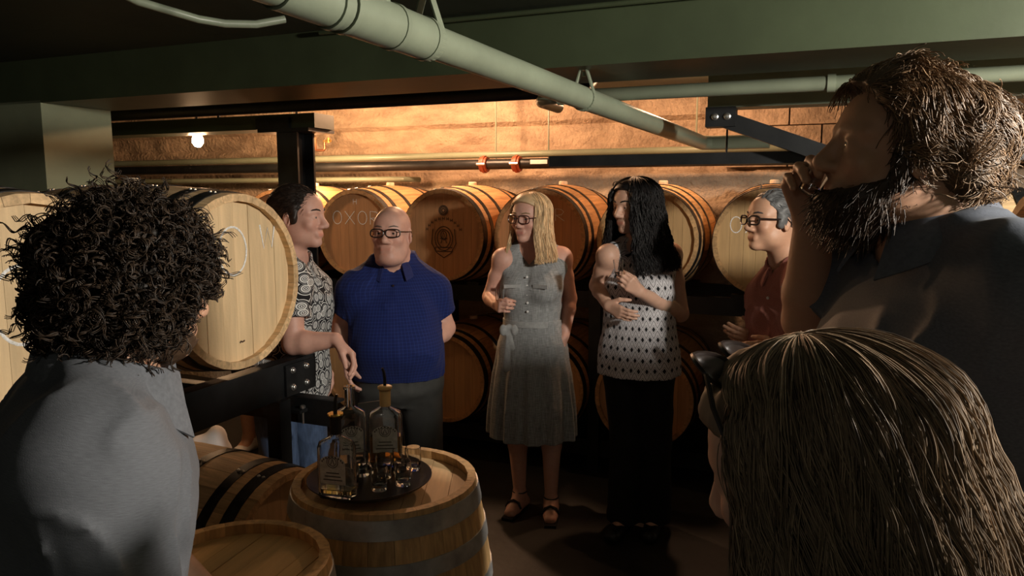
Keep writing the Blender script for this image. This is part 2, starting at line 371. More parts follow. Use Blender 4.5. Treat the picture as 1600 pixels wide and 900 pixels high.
def childobj(name, me, parent, mat4, color=None, mat=None):
    o = bpy.data.objects.new(name, me); COL.objects.link(o); o.parent = parent; o.matrix_basis = mat4
    if color is not None: o.color = (*color, 1)
    if mat: 
        o.material_slots[0].link = 'OBJECT'; o.material_slots[0].material = MATS[mat]
    return o
H_DARK = [(.435, .046), (.345, .036), (.175, .036)]; H_PALE = [(.405, .040), (.325, .036), (.165, .036)]
def barrel(c, face, label, tint=(1, 1, 1), htint=None, key='std', L=BL, rh=BH, rb=BB, hoops=H_DARK, hoopmat='hoop_black', up=Z, group=None, back=True, bung=True, roll=0):
    P = barrel_meshes(key, L, rh, rb, hoops=[(s * z, w) for z, w in hoops for s in (1, -1)])
    z = nrm(face); y = nrm(np.asarray(up) - z * np.dot(up, z)); x = np.cross(y, z)
    root = empty('barrel', c, np.column_stack([x, y, z])); tag(root, label, 'barrel', group)
    htint = htint or tint
    n = P['n']
    for k in range(n):
        j = RNG.uniform(.86, 1.12); childobj('stave', P['stave'], root, Matrix.Rotation(2 * math.pi * k / n + roll, 4, 'Z'), tuple(np.array(tint) * j))
    for s in ((1, -1) if back else (1,)):
        h = empty('barrel_head', (0, 0, 0)); h.parent = root
        T = Matrix.Translation((0, 0, s * (L / 2 - .028))) @ (Matrix.Rotation(math.pi, 4, 'X') if s < 0 else Matrix())
        h.matrix_basis = T
        for bd in P['boards']: childobj('head_board', bd, h, Matrix(), tuple(np.array(htint) * RNG.uniform(.96, 1.04)))
    for (hm, zc) in P['hoops']:
        ho = childobj('hoop', hm, root, Matrix(), None, hoopmat)
        a = 1.75
        for dz in (-.009, .009):
            r = brad(zc + dz, L, rh, rb) + .002
            childobj('rivet', P['rivet'], ho, Matrix.Translation((r * math.cos(a), r * math.sin(a), zc + dz)) @ Matrix.Rotation(a, 4, 'Z') @ Matrix.Rotation(math.pi / 2, 4, 'Y'))
    if bung: childobj('bung', P['bung'], root, Matrix.Translation((0, rb + .002, 0)) @ Matrix.Rotation(-math.pi / 2, 4, 'X'))
    root['L'] = L
    return root
def strokes(root, lines, mat, r=.0026, name='chalk_mark', L=BL):
    """marks on the front head: polylines in metres, x to the viewer's right, y up"""
    for ln in lines:
        m = MB(); pts = [(x, y, L / 2 - .0262) for x, y in ln]
        m.tube(pts, r * 1.15, 6); zc = L / 2 - .0268; m.v = [(x, y, zc + (z - L / 2 + .0262) * .22) for x, y, z in m.v]; m.build(name, mat, root)
def circ(cx, cy, rx, ry, n=28, a0=0, a1=360): return [(cx + rx * math.cos(math.radians(a)), cy + ry * math.sin(math.radians(a))) for a in np.linspace(a0, a1, n)]
GLYPH = {'O': [circ(.5, .5, .45, .5, 20)], 'X': [[(0, 0), (1, 1)], [(0, 1), (1, 0)]], 'R': [[(0, 0), (0, 1), (.6, .95), (.85, .75), (.6, .5), (.05, .48), (.9, 0)]],
         'W': [[(0, 1), (.22, 0), (.5, .85), (.75, 0), (1, 1)]], 'A': [[(0, 0), (.45, 1), (.9, 0)], [(.2, .4), (.75, .4)]], 'H': [[(0, 0), (0, 1)], [(.8, 0), (.8, 1)], [(0, .5), (.8, .5)]],
         '2': [[(0, .8), (.3, 1), (.7, .9), (.7, .6), (0, 0), (.8, 0)]], '0': [circ(.4, .5, .38, .5, 14)]}
def write(root, s, x, y, w, h, mat='chalk', gap=.25, r=.0026):
    for ch in s:
        strokes(root, [[(x + a * w, y + b * h) for a, b in ln] for ln in GLYPH[ch]], mat, r); x += w * (1 + gap)

AMBER = (.80, .60, .44); PALE = (1.06, 1.0, .92); GREY = (.72, .70, .66)
# rear rack, upper and lower rows
ROWU = [-3.40, -2.76, -2.12, -1.48, -.84, -.20]
ulab = ['amber barrel on the rear rack showing only its rim left of the steel column', 'amber barrel with chalked letters behind the bald man', 'amber barrel with a dark branded crest on its head',
        'amber barrel on the rear rack behind the blond woman', 'barrel on the rear rack behind the dark-haired woman', 'barrel with faint chalk letters behind the man in the red shirt']
RB = []
for i, (u_, lb) in enumerate(zip(ROWU, ulab)):
    t = AMBER if i < 4 else (.85, .72, .55)
    RB.append(barrel(RC(u_, 4.08 + BL / 2, 1.43), -V, lb, t, htint=(.76, .50, .36) if i < 4 else (.8, .68, .5), group='barrels on the rear rack', back=False, roll=.1 * i))
write(RB[1], 'OXOR', -.185, .06, .075, .085, gap=.3, r=.002); write(RB[1], 'H', -.02, .19, .03, .035, r=.0015)
write(RB[5], 'OX', -.20, .05, .065, .085, r=.0022); write(RB[3], 'OR', .02, .10, .06, .07, r=.0018)
# crest on the second rear barrel
C2 = RB[2]
for rr in (.030, .022, .012): strokes(C2, [circ(0, .155, rr, rr, 18)], 'brand_ink', .0035, 'brand_mark')
strokes(C2, [circ(0, -.02, .062, .075), circ(0, -.02, .045, .057), [(-.075, .04), (-.085, -.05), (-.05, -.11), (0, -.14), (.05, -.11), (.085, -.05), (.075, .04)], [(-.02, -.05), (0, .02), (.02, -.05)], [(-.025, -.02), (.025, -.02)],
             circ(0, .0, .02, .028, 14), [(-.06, -.10), (-.06, -.075), (.06, -.075), (.06, -.10), (-.06, -.10)]], 'brand_ink', .0026, 'brand_mark')
for k in range(11):
    a = math.radians(150 - 12 * k); x, y = .135 * math.cos(a), -.03 + .135 * math.sin(a)
    strokes(C2, [[(x - .006, y - .008), (x - .006, y + .01)], [(x + .006, y - .008), (x + .006, y + .01)], [(x - .006, y), (x + .006, y)]], 'brand_ink', .0018, 'brand_mark')
llab = ['shadowed barrel on the lower rear rack left of the bald man', 'shadowed barrel on the lower rear rack beside the bald man\'s hip', 'shadowed barrel on the lower rear rack beside the grey dress',
        'shadowed barrel on the lower rear rack between the two women', 'shadowed barrel on the lower rear rack right of the black trousers']
for u_, lb in zip([-2.76, -2.12, -1.48, -.84, -.20], llab):
    barrel(RC(u_, 4.08 + BL / 2, .52), -V, lb, AMBER, group='barrels on the lower rear rack', back=False, roll=u_)
# left rack
LB = barrel(RC(-1.70 - BL / 2, 1.87, 1.40), U, 'large pale oak barrel with chalk circle and letter W at the left', PALE, htint=(1.12, 1.08, 1.0), key='pale', hoops=H_PALE)
strokes(LB, [circ(-.005, .10, .062, .078)], 'chalk', .003); write(LB, 'W', .125, .10, .075, .08, r=.003); write(LB, 'A', -.145, .115, .045, .05, r=.003); write(LB, '20', -.15, .045, .035, .045, r=.003)
strokes(LB, [[(.008, -.205), (.012, -.2), (.02, -.203), (.03, -.2)]], 'brand_ink', .0025, 'knot_mark')
LN = barrel(RC(-1.70 - BL / 2, 1.19, 1.40), U, 'pale oak barrel with chalk circle at the left edge beside the curly hair', PALE, htint=(1.12, 1.08, 1.0), key='pale', hoops=H_PALE)
strokes(LN, [circ(-.02, .02, .072, .095)], 'chalk', .0035)
barrel(RC(-1.53 - BL / 2, 1.84, .50), U, 'pale barrel with a bung lying low under the black steel beam', (.95, .86, .74), key='pale', hoops=H_PALE)
barrel(RC(-1.60 - BL / 2, 1.14, .50), U, 'barrel lying low behind the grey polo shirt', (.95, .86, .74), key='pale', hoops=H_PALE)
# right rack
barrel(RC(.42 + BL / 2, 2.62, 1.40), -U, 'brightly lit pale barrel behind the bearded man', PALE, key='pale', hoops=H_PALE)
barrel(RC(.42 + BL / 2, 1.95, .50), -U, 'pale barrel on the low right rack under the black rail', PALE, key='pale', hoops=H_PALE)
barrel(RC(.42 + BL / 2, 2.62, .50), -U, 'pale barrel on the low right rack farther back', PALE, key='pale', hoops=H_PALE)
barrel(RC(.45 + BL / 2, 1.95, 1.40), -U, 'pale barrel added on the right rack nearest the camera to shade the lower bodies', PALE, key='pale', hoops=H_PALE)  # added as a blocker, keeps the key light off legs and skirt
# standing barrels
SBc = W(603, 757, 2.05); STZ = .87
sb = barrel(A(SBc[0], SBc[1], STZ / 2), Z, 'upright oak barrel with zinc hoops carrying the round black tray', (.92, .80, .62), htint=(1.12, 1.0, .85), key='stand', L=STZ, rh=.262, rb=.315,
            hoops=[(.395, .05), (.285, .045), (.16, .04)], hoopmat='hoop_zinc', up=A(0, 1, 0), bung=False)
S2 = W(362, 890, 1.55); 
sb2 = barrel(A(S2[0], S2[1], .435), Z, 'small upright barrel with a pale round top beside the grey polo sleeve', (.95, .82, .6), htint=(1.0, .85, .58), key='small', L=.87, rh=.215, rb=.25,
            hoops=[(.385, .045), (.28, .04), (.15, .04)], hoopmat='hoop_zinc', up=A(.3, 1, 0), bung=False)

# ---------------------------------------------------------------- steel racks
def channel(mb, p0, p1, h, w, t=.010, side=None):
    """C channel between two points, web upright, flanges to `side`"""
    p0 = np.asarray(p0); p1 = np.asarray(p1); d = nrm(p1 - p0); s = nrm(side); R = np.column_stack([d, s, np.cross(d, s)]); L2 = np.linalg.norm(p1 - p0) / 2; c = (p0 + p1) / 2
    mb.box(c, (L2, t / 2, h / 2), R)
    for q in (-1, 1): mb.box(c + s * w / 2 + Z * q * (h / 2 - t / 2), (L2, w / 2, t / 2), R)
    return mb
def rack_rear():
    o = RC(-2.2, 4.2, 0); r = empty('rear_rack', o); tag(r, 'black steel rack carrying two rows of barrels at the rear', 'rack')
    for v_, nm in ((4.22, 'rail'), (4.86, 'rail')):
        for z_ in (1.06, .145):
            channel(MB(), RC(-3.9, v_, z_), RC(.4, v_, z_), .10, .05, side=V).build(nm, 'steel_black', r, smooth=False, origin=o)
        for u_ in (-3.72, -2.44, -1.16, .12):
            wbox(MB(), u_ - .035, u_ + .035, v_ - .045, v_ + .03, 0, 1.18).build('post', 'steel_black', r, smooth=False, origin=o)
    for z_ in (1.12, .205):
        for u_ in ROWU:
            for s in (-1, 1):
                for v_ in (4.24, 4.86):
                    q = RC(u_ + s * .15, v_, z_ + .012); m = MB()
                    rr = brad(v_ - 4.54, BL, BH, BB); 
                    m.add([q + U * x + V * y + Z * z for x in (-.04, .04) for y in (-.03, .03) for z in (-.02, .0)], [(0, 1, 3, 2), (4, 6, 7, 5), (0, 4, 5, 1), (2, 3, 7, 6), (0, 2, 6, 4), (1, 5, 7, 3)])
                    m.build('chock', 'steel_black', r, smooth=False, origin=o)
rack_rear()
def rack_side(u_face, sgn, v0, v1, nm, lab, bolts):
    o = RC(u_face, (v0 + v1) / 2, 0); r = empty(nm, o); tag(r, lab, 'rack')
    ztop = 1.06
    for uu_ in (u_face - sgn * .10, u_face - sgn * .80):
        channel(MB(), RC(uu_, v0, ztop - .068), RC(uu_, v1, ztop - .068), .135, .055, side=-U * sgn).build('rail', 'steel_black', r, smooth=False, origin=o)
        channel(MB(), RC(uu_, v0, .13), RC(uu_, v1, .13), .10, .05, side=-U * sgn).build('rail', 'steel_black', r, smooth=False, origin=o)
        for v_ in (v0 + .05, v1 - .22):
            wbox(MB(), uu_ - .03, uu_ + .03, v_ - .03, v_ + .03, 0, ztop - .135).build('post', 'steel_black', r, smooth=False, origin=o)
    for v_ in (v1 - .14, v0 + .1):
        channel(MB(), RC(u_face + sgn * (.10 if bolts else 0), v_, ztop - .19), RC(u_face - sgn * .95, v_, ztop - .19), .10, .05, side=V).build('cross_rail', 'steel_black', r, smooth=False, origin=o)
    if bolts:
        pu = u_face - sgn * .10 + sgn * .012
        wbox(MB(), pu - .004, pu + .004, v1 - .19, v1 - .02, ztop - .13, ztop - .012).build('splice_plate', 'steel_black', r, smooth=False, origin=o)
        wbox(MB(), pu - .01, pu + .06, v1 - .19, v1 - .07, ztop - .19, ztop - .178).build('seat_angle', 'steel_black', r, smooth=False, origin=o)
        Rb = np.column_stack([V, Z, U * sgn])
        for dv in (.05, .13):
            for dz in (.035, .10):
                MB().lathe([(.013, 0), (.013, .004), (.0095, .005), (.009, .011), (.005, .014)], RC(pu + sgn * .004, v1 - .005 - dv - .02, ztop - dz), Rb, 12).build('bolt', 'bolt_zinc', r, origin=o)
        for (du, dv) in ((.03, .10), (.05, .16)):
            q = RC(pu + sgn * du, v1 - dv, ztop - .175)
            MB().lathe([(.011, 0), (.011, .008), (.006, .012)], q, None, 8).build('bolt', 'bolt_zinc', r, origin=o)
            MB().lathe([(.0045, -.06), (.0045, 0)], q, None, 8).build('bolt', 'bolt_zinc', r, origin=o)
rack_side(-1.70, 1, .75, 2.36, 'side_rack', 'black steel rack with bolted splice plate under the left barrels', True)
rack_side(.42, -1, .9, 3.0, 'side_rack', 'black steel rack under the barrels at the right edge', False)
# ---------------------------------------------------------------- organic modelling: distance fields meshed with surface nets
def rotz(a): c, s = math.cos(a), math.sin(a); return np.array([[c, -s, 0], [s, c, 0], [0, 0, 1.0]])
def rotx(a): c, s = math.cos(a), math.sin(a); return np.array([[1.0, 0, 0], [0, c, -s], [0, s, c]])
def roty(a): c, s = math.cos(a), math.sin(a); return np.array([[c, 0, s], [0, 1.0, 0], [-s, 0, c]])
def rad(a): return math.radians(a)
def axis_rot(ax, a):
    ax = nrm(ax); K = np.array([[0, -ax[2], ax[1]], [ax[2], 0, -ax[0]], [-ax[1], ax[0], 0]]); return np.eye(3) + math.sin(a) * K + (1 - math.cos(a)) * K @ K
I3 = np.eye(3)
class Sdf:
    def __init__(s): s.ops = []
    def op(s, fn, lo, hi, k=.02, mode='add', tag=''): s.ops.append([fn, np.asarray(lo, float), np.asarray(hi, float), k, mode, tag, 0.0]); return s
    def cone(s, a, b, ra, rb, k=.02, tag='', mode='add', flat=None):
        a = np.asarray(a, float); b = np.asarray(b, float); ab = b - a; L2 = float(ab @ ab) + 1e-12
        m = max(ra, rb)
        def fn(X, Y, Zz):
            x = X - a[0]; y = Y - a[1]; z = Zz - a[2]
            if flat is not None:
                n, q = flat; dn = (x * n[0] + y * n[1] + z * n[2]) * (q - 1); x = x + n[0] * dn; y = y + n[1] * dn; z = z + n[2] * dn
            t = np.clip((x * ab[0] + y * ab[1] + z * ab[2]) / L2, 0, 1)
            return np.sqrt((x - ab[0] * t) ** 2 + (y - ab[1] * t) ** 2 + (z - ab[2] * t) ** 2) - (ra + (rb - ra) * t)
        return s.op(fn, np.minimum(a, b) - m, np.maximum(a, b) + m, k, mode, tag)
    def ell(s, c, r, R=I3, k=.02, tag='', mode='add'):
        c = np.asarray(c, float); r = np.asarray(r, float) * np.ones(3); m = float(max(r)); R = np.asarray(R)
        def fn(X, Y, Zz):
            x = X - c[0]; y = Y - c[1]; z = Zz - c[2]
            q = [(x * R[0, i] + y * R[1, i] + z * R[2, i]) / r[i] for i in range(3)]
            k0 = np.sqrt(q[0] ** 2 + q[1] ** 2 + q[2] ** 2); k1 = np.sqrt((q[0] / r[0]) ** 2 + (q[1] / r[1]) ** 2 + (q[2] / r[2]) ** 2) + 1e-6
            return k0 * (k0 - 1) / k1
        return s.op(fn, c - m, c + m, k, mode, tag)
    def loft(s, nodes, o, R, k=.02, tag='', p=2.3, fold=None, mode='add'):
        """nodes (z, cx, cy, a, b) along the frame's z axis"""
        nd = np.array(nodes, float); o = np.asarray(o, float); R = np.asarray(R)
        zz = np.linspace(nd[0, 0], nd[-1, 0], 200); tab = []
        for c in range(1, 5):
            y = nd[:, c]; x = nd[:, 0]; mid = np.gradient(y, x) if len(x) > 2 else np.full(len(x), (y[-1] - y[0]) / (x[-1] - x[0]))
            i = np.clip(np.searchsorted(x, zz) - 1, 0, len(x) - 2); h = x[i + 1] - x[i]; t = (zz - x[i]) / h
            tab.append((2 * t ** 3 - 3 * t ** 2 + 1) * y[i] + (t ** 3 - 2 * t ** 2 + t) * h * mid[i] + (-2 * t ** 3 + 3 * t ** 2) * y[i + 1] + (t ** 3 - t ** 2) * h * mid[i + 1])
        amax = nd[:, 3:5].max() * 1.15 + np.abs(nd[:, 1:3]).max(); ends = [o + R[:, 2] * nd[0, 0], o + R[:, 2] * nd[-1, 0]]
        def fn(X, Y, Zz, grow=0.0):
            x = X - o[0]; y = Y - o[1]; z = Zz - o[2]
            lx = x * R[0, 0] + y * R[1, 0] + z * R[2, 0]; ly = x * R[0, 1] + y * R[1, 1] + z * R[2, 1]; lz = x * R[0, 2] + y * R[1, 2] + z * R[2, 2]
            cx, cy, a, b = [np.interp(lz, zz, t) for t in tab]
            a = np.maximum(a, .004); b = np.maximum(b, .004)
            lx = lx - cx; ly = ly - cy
            rho = (np.abs(lx / a) ** p + np.abs(ly / b) ** p) ** (1 / p)
            if fold is not None: rho = rho / (1 + fold(np.arctan2(ly, lx), lz))
            d = (rho - 1) * np.minimum(a, b)
            return np.maximum(d, np.maximum(nd[0, 0] - lz, lz - nd[-1, 0]))
        return s.op(fn, np.minimum(*ends) - amax, np.maximum(*ends) + amax, k, mode, tag)
    def clip(s, p, n):   # keep the side where (x-p).n < 0
        p = np.asarray(p, float); n = nrm(n)
        return s.op(lambda X, Y, Zz: (X - p[0]) * n[0] + (Y - p[1]) * n[1] + (Zz - p[2]) * n[2], p, p, 0, 'clip')
    def disp(s, fn): s.ops.append([fn, None, None, 0, 'disp', '', 0]); return s
    def sub(s, tags, grow=0.0):
        t = Sdf()
        for o in s.ops:
            if o[5] in tags and o[4] == 'add': q = list(o); q[6] = grow; q[1] = o[1] - grow; q[2] = o[2] + grow; t.ops.append(q)
        return t
    def mesh(s, h, fine=()):
        """surface nets on a tensor grid, spacing h, finer around the (centre, radius, spacing) zones"""
        adds = [o for o in s.ops if o[4] == 'add']
        lo = np.min([o[1] for o in adds], 0) - 4 * h; hi = np.max([o[2] for o in adds], 0) + 4 * h
        ax = []
        for i in range(3):
            q = [lo[i]]
            while q[-1] < hi[i]:
                st = h
                for (zc, zr, zh) in fine:
                    if zc[i] - zr < q[-1] < zc[i] + zr: st = min(st, zh)
                q.append(q[-1] + st)
            ax.append(np.array(q, np.float32))
        n = np.array([len(q) for q in ax])
        F = np.full(n, .5, np.float32)
        for fn, l, u, k, mode, tg, grow in s.ops:
            if mode == 'disp':
                idx = np.nonzero(np.abs(F) < .017)
                P = np.stack([ax[i][idx[i]] for i in range(3)], 1); F[idx] += fn(P).astype(np.float32); continue
            if mode == 'clip': F = np.maximum(F, fn(ax[0][:, None, None], ax[1][None, :, None], ax[2][None, None, :])); continue
            m = k + 4 * h
            i0 = np.array([max(np.searchsorted(ax[i], l[i] - m) - 1, 0) for i in range(3)]); i1 = np.array([min(np.searchsorted(ax[i], u[i] + m) + 1, n[i]) for i in range(3)])
            if np.any(i1 <= i0): continue
            sl = tuple(slice(i0[i], i1[i]) for i in range(3))
            d = fn(ax[0][sl[0]][:, None, None], ax[1][sl[1]][None, :, None], ax[2][sl[2]][None, None, :]).astype(np.float32) - np.float32(grow)
            f = F[sl]
            if mode == 'add':
                if k > 0: q = np.maximum(k - np.abs(f - d), 0) / k; F[sl] = np.minimum(f, d) - q * q * k * .25
                else: F[sl] = np.minimum(f, d)
            else:
                d = -d
                if k > 0: q = np.maximum(k - np.abs(f - d), 0) / k; F[sl] = np.maximum(f, d) + q * q * k * .25
                else: F[sl] = np.maximum(f, d)
        F[0] = F[-1] = .5; F[:, 0] = F[:, -1] = .5; F[:, :, 0] = F[:, :, -1] = .5
        I = F < 0
        c = I[:-1, :-1, :-1].astype(np.int8)
        tot = np.zeros(np.array(n) - 1, np.int8)
        cs = [(a, b_, c_) for a in (0, 1) for b_ in (0, 1) for c_ in (0, 1)]
        def sh(Q, o): return Q[o[0]:n[0] - 1 + o[0], o[1]:n[1] - 1 + o[1], o[2]:n[2] - 1 + o[2]]
        for o in cs: tot += sh(I, o)
        act = (tot > 0) & (tot < 8); ii = np.nonzero(act); N = len(ii[0])
        vals = [sh(F, o)[ii] for o in cs]; acc = np.zeros((N, 3)); cnt = np.zeros(N)
        for a in range(8):
            for b_ in range(a + 1, 8):
                df = np.array(cs[b_]) - np.array(cs[a])
                if np.abs(df).sum() != 1: continue
                cr = (vals[a] < 0) != (vals[b_] < 0)
                t = np.where(cr, vals[a] / np.where(cr, vals[a] - vals[b_], 1), 0)
                p = np.array(cs[a])[None] + t[:, None] * df[None]; acc += p * cr[:, None]; cnt += cr
        fr = acc / cnt[:, None]; Vt = np.stack([ax[i][ii[i]] + fr[:, i] * (ax[i][ii[i] + 1] - ax[i][ii[i]]) for i in range(3)], 1).astype(float)
        idx = np.full(act.shape, -1, np.int32); idx[ii] = np.arange(N); faces = []
        for d in range(3):
            e1, e2 = [(1, 2), (2, 0), (0, 1)][d]
            sa = [slice(1, -1)] * 3; sb = [slice(1, -1)] * 3; sa[d] = slice(0, -1); sb[d] = slice(1, None)
            A_ = I[tuple(sa)]; B_ = I[tuple(sb)]; w = np.nonzero(A_ != B_); base = [q.copy() for q in w]
            for j in range(3):
                if j != d: base[j] = base[j] + 1
            def at(o1, o2):
                q = [x.copy() for x in base]; q[e1] = q[e1] - o1; q[e2] = q[e2] - o2; return idx[tuple(q)]
            q = np.stack([at(1, 1), at(0, 1), at(0, 0), at(1, 0)], 1); fl = B_[w]; q[fl] = q[fl][:, ::-1]; faces.append(q)
        return Vt, np.concatenate(faces)
def np_mesh(name, Vt, Fq, mat, parent, origin, col=None, pat=None, smooth=True):
    me = bpy.data.meshes.new(name); nv, nf = len(Vt), len(Fq); k = Fq.shape[1]
    me.vertices.add(nv); me.vertices.foreach_set('co', (Vt - np.asarray(origin)).astype(np.float32).ravel())
    me.loops.add(nf * k); me.loops.foreach_set('vertex_index', Fq.astype(np.int32).ravel())
    me.polygons.add(nf); me.polygons.foreach_set('loop_start', np.arange(0, nf * k, k, dtype=np.int32))
    me.update(calc_edges=True)
    if smooth: me.polygons.foreach_set('use_smooth', np.ones(nf, bool))
    if col is not None:
        a = me.attributes.new('Col', 'FLOAT_COLOR', 'POINT'); a.data.foreach_set('color', np.concatenate([col, np.ones((nv, 1))], 1).astype(np.float32).ravel())
    if pat is not None:
        a = me.attributes.new('pat', 'FLOAT_VECTOR', 'POINT'); a.data.foreach_set('vector', pat.astype(np.float32).ravel())
    me.materials.append(MATS[mat]); me.validate()
    o = bpy.data.objects.new(name, me); COL.objects.link(o)
    if parent is not None: o.parent = parent
    else: o.location = origin
    return o
def strand_mesh(name, P, r0, r1, mat, parent, origin, sides=3, colvar=.35, base=(1, 1, 1), flat=1.0):
    """P (N,m,3) polylines -> one mesh of thin tapered tubes"""
    P = np.asarray(P, float); N, m, _ = P.shape
    T = np.gradient(P, axis=1); T /= np.linalg.norm(T, axis=2, keepdims=True) + 1e-9
    ref = np.broadcast_to(np.array([.31, .52, .79]), T.shape); s1 = np.cross(T, ref); s1 /= np.linalg.norm(s1, axis=2, keepdims=True) + 1e-9; s2 = np.cross(T, s1)
    rr = (r0 + (r1 - r0) * np.linspace(0, 1, m) ** 1.5)[None, :, None]
    rr = rr * RNG.uniform(.7, 1.25, (N, 1, 1))
    vs = np.stack([P + rr * (math.cos(2 * math.pi * k / sides) * s1 + flat * math.sin(2 * math.pi * k / sides) * s2) for k in range(sides)], 2)
    Vt = vs.reshape(-1, 3)
    g = np.arange(N * m * sides).reshape(N, m, sides); fs = []
    for k in range(sides):
        k2 = (k + 1) % sides; fs.append(np.stack([g[:, :-1, k], g[:, :-1, k2], g[:, 1:, k2], g[:, 1:, k]], -1).reshape(-1, 4))
    c = np.clip(RNG.normal(1, colvar, (N, 1, 1, 1)), .35, 2.0) * np.array(base)[None, None, None]
    c = np.broadcast_to(c, (N, m, sides, 3)).reshape(-1, 3)
    return np_mesh(name, Vt, np.concatenate(fs), mat, parent, origin, col=c)

# ---------------------------------------------------------------- people
def skinmat(name, c): return M(name, c, .5, var=.06, scale=(40, 40, 40), attr='Col', sss=.12, bump=.05, bscale=300, bdist=.001)
skinmat('skin_light', (.60, .36, .26)); skinmat('skin_pink', (.62, .35, .27)); skinmat('skin_tan', (.50, .28, .18)); skinmat('skin_olive', (.45, .25, .16))
M('eye', (1, 1, 1), .15, var=.0, attr='Col')
M('lens', (1, 1, 1), .02, var=0, trans=1.0, ior=1.0, alpha=.25)
M('frame_dark', (.02, .013, .011), .3, var=.1); M('frame_tort', (.06, .022, .018), .25, var=.4, scale=(80, 80, 80))
def headframe(yaw, pitch=0, roll=0): return rotz(rad(yaw)) @ rotx(rad(pitch)) @ roty(rad(roll))   # yaw 0 faces the camera, positive turns to the right of the picture; positive pitch looks down
class Person:
    def __init__(s, label, foot, h=.006):
        s.S = Sdf(); s.o = A(foot[0], foot[1], 0); s.root = empty('person', s.o); tag(s.root, label, 'person'); s.h = h; s.paint = []; s.fine = []
    def add(s, mb, name, mat, **k): return mb.build(name, mat, s.root, origin=s.o, **k)
    def head(s, c, R, sc=1.03, fem=False, nose=1.0, jaw=1.0, ears=True, hf=.0036):
        s.hc = c = np.asarray(c, float); s.hR = R; s.hs = sc; S = s.S
        def P(x, y, z): return c + R @ (A(x, y, z) * sc)
        s.HP = P; s.fine.append((c, .135 * sc, hf))
        E = lambda x, y, z, r, k=.02, tg='head', mode='add', RR=None: S.ell(P(x, y, z), np.array(r) * sc, R if RR is None else R @ RR, k, tg, mode)
        E(0, .018, .036, (.076, .097, .084), .02)
        E(0, -.028, -.03, (.060 * (jaw ** .5), .064, .086), .03)
        E(0, -.052, .035, (.060, .042, .055), .03)
        E(0, -.072, -.098, (.022 * jaw, .020, .017), .028)
        for q in (-1, 1):
            E(q * .043 * jaw, -.012, -.066, (.020, .032, .026), .03)
            E(q * .040, -.066, -.026, (.022, .018, .017), .024)
            S.cone(P(q * .016, -.089, .024), P(q * .052, -.068, .020), .0085 * sc, .007 * sc, .014, 'head')
            E(q * .031, -.100, .002, (.0185, .015, .0125), .012, 'head', 'sub')
            E(q * .031, -.0745, .002, (.0175, .0175, .0165), .005)
            E(q * .031, -.096, .0008, (.0135, .0085, .0060), .002, 'head', 'sub')
            E(q * .0125 * nose, -.098, -.036, (.0095, .011, .008), .010)
            if ears:
                E(q * .079, .012, -.006, (.007, .019, .031), .010, 'head', 'add', rotz(q * .35) @ rotx(-.2))
                E(q * .086, .006, -.004, (.006, .010, .018), .006, 'head', 'sub', rotz(q * .35))
        S.cone(P(0, -.088, .016), P(0, -.108 - .012 * (nose - 1) * 3, -.029), .0075 * sc, .0115 * sc * nose, .014, 'head')
        S.cone(P(-.019, -.0850, -.0615), P(.019, -.0850, -.0615), .0062 * sc, .0062 * sc, .012, 'head')
        S.cone(P(-.024, -.0905, -.0655), P(.024, -.0905, -.0655), .0024, .0024, .003, 'head', 'sub')
        S.cone(P(-.014, -.0850, -.0705), P(.014, -.0850, -.0705), .0068 * sc, .0068 * sc, .012, 'head')
        lip = (.98, .72, .70) if not fem else (1.0, .60, .60)
        for x in (-.014, 0, .014): s.paint.append((P(x, -.094, -.066), .0100 * sc, lip))
        for q in (-1, 1): s.paint.append((P(q * .04, -.085, -.03), .03 * sc, (1.03, .93, .91)))
    def brows(s, col, w=.005):
        m = MB()
        for q in (-1, 1):
            m.tube([s.HP(q * .013, -.0985, .0265), s.HP(q * .022, -.0975, .030), s.HP(q * .034, -.0925, .0325), s.HP(q * .046, -.0835, .0305), s.HP(q * .054, -.076, .026)], [w * .6, w * .9, w, w * .8, w * .35], 6)
        M('brow_%d' % int(col[0] * 1000), col, .8); s.add(m, 'eyebrows', 'brow_%d' % int(col[0] * 1000))
    def eyes(s, iris=(.12, .07, .04), look=0):
        for q in (-1, 1):
            c = s.HP(q * .031, -.0745, .002); r = .0158 * s.hs; n = 16; rows = 12; vs = []; cols = []
            d = s.hR @ rotz(rad(look)) @ A(0, -1, 0); x = nrm(np.cross(Z, d)); y = np.cross(d, x)
            for i in range(rows + 1):
                t = math.pi * i / rows
                for k in range(n):
                    a = 2 * math.pi * k / n; vs.append(c + r * (math.cos(t) * d + math.sin(t) * (math.cos(a) * x + math.sin(a) * y)))
                    cols.append((.01, .01, .01) if t < .2 else iris if t < .5 else (.60, .54, .50))
            fs = np.array([(i * n + k, i * n + (k + 1) % n, (i + 1) * n + (k + 1) % n, (i + 1) * n + k) for i in range(rows) for k in range(n)])
            np_mesh('eye', np.array(vs), fs, 'eye', s.root, s.o, col=np.array(cols))
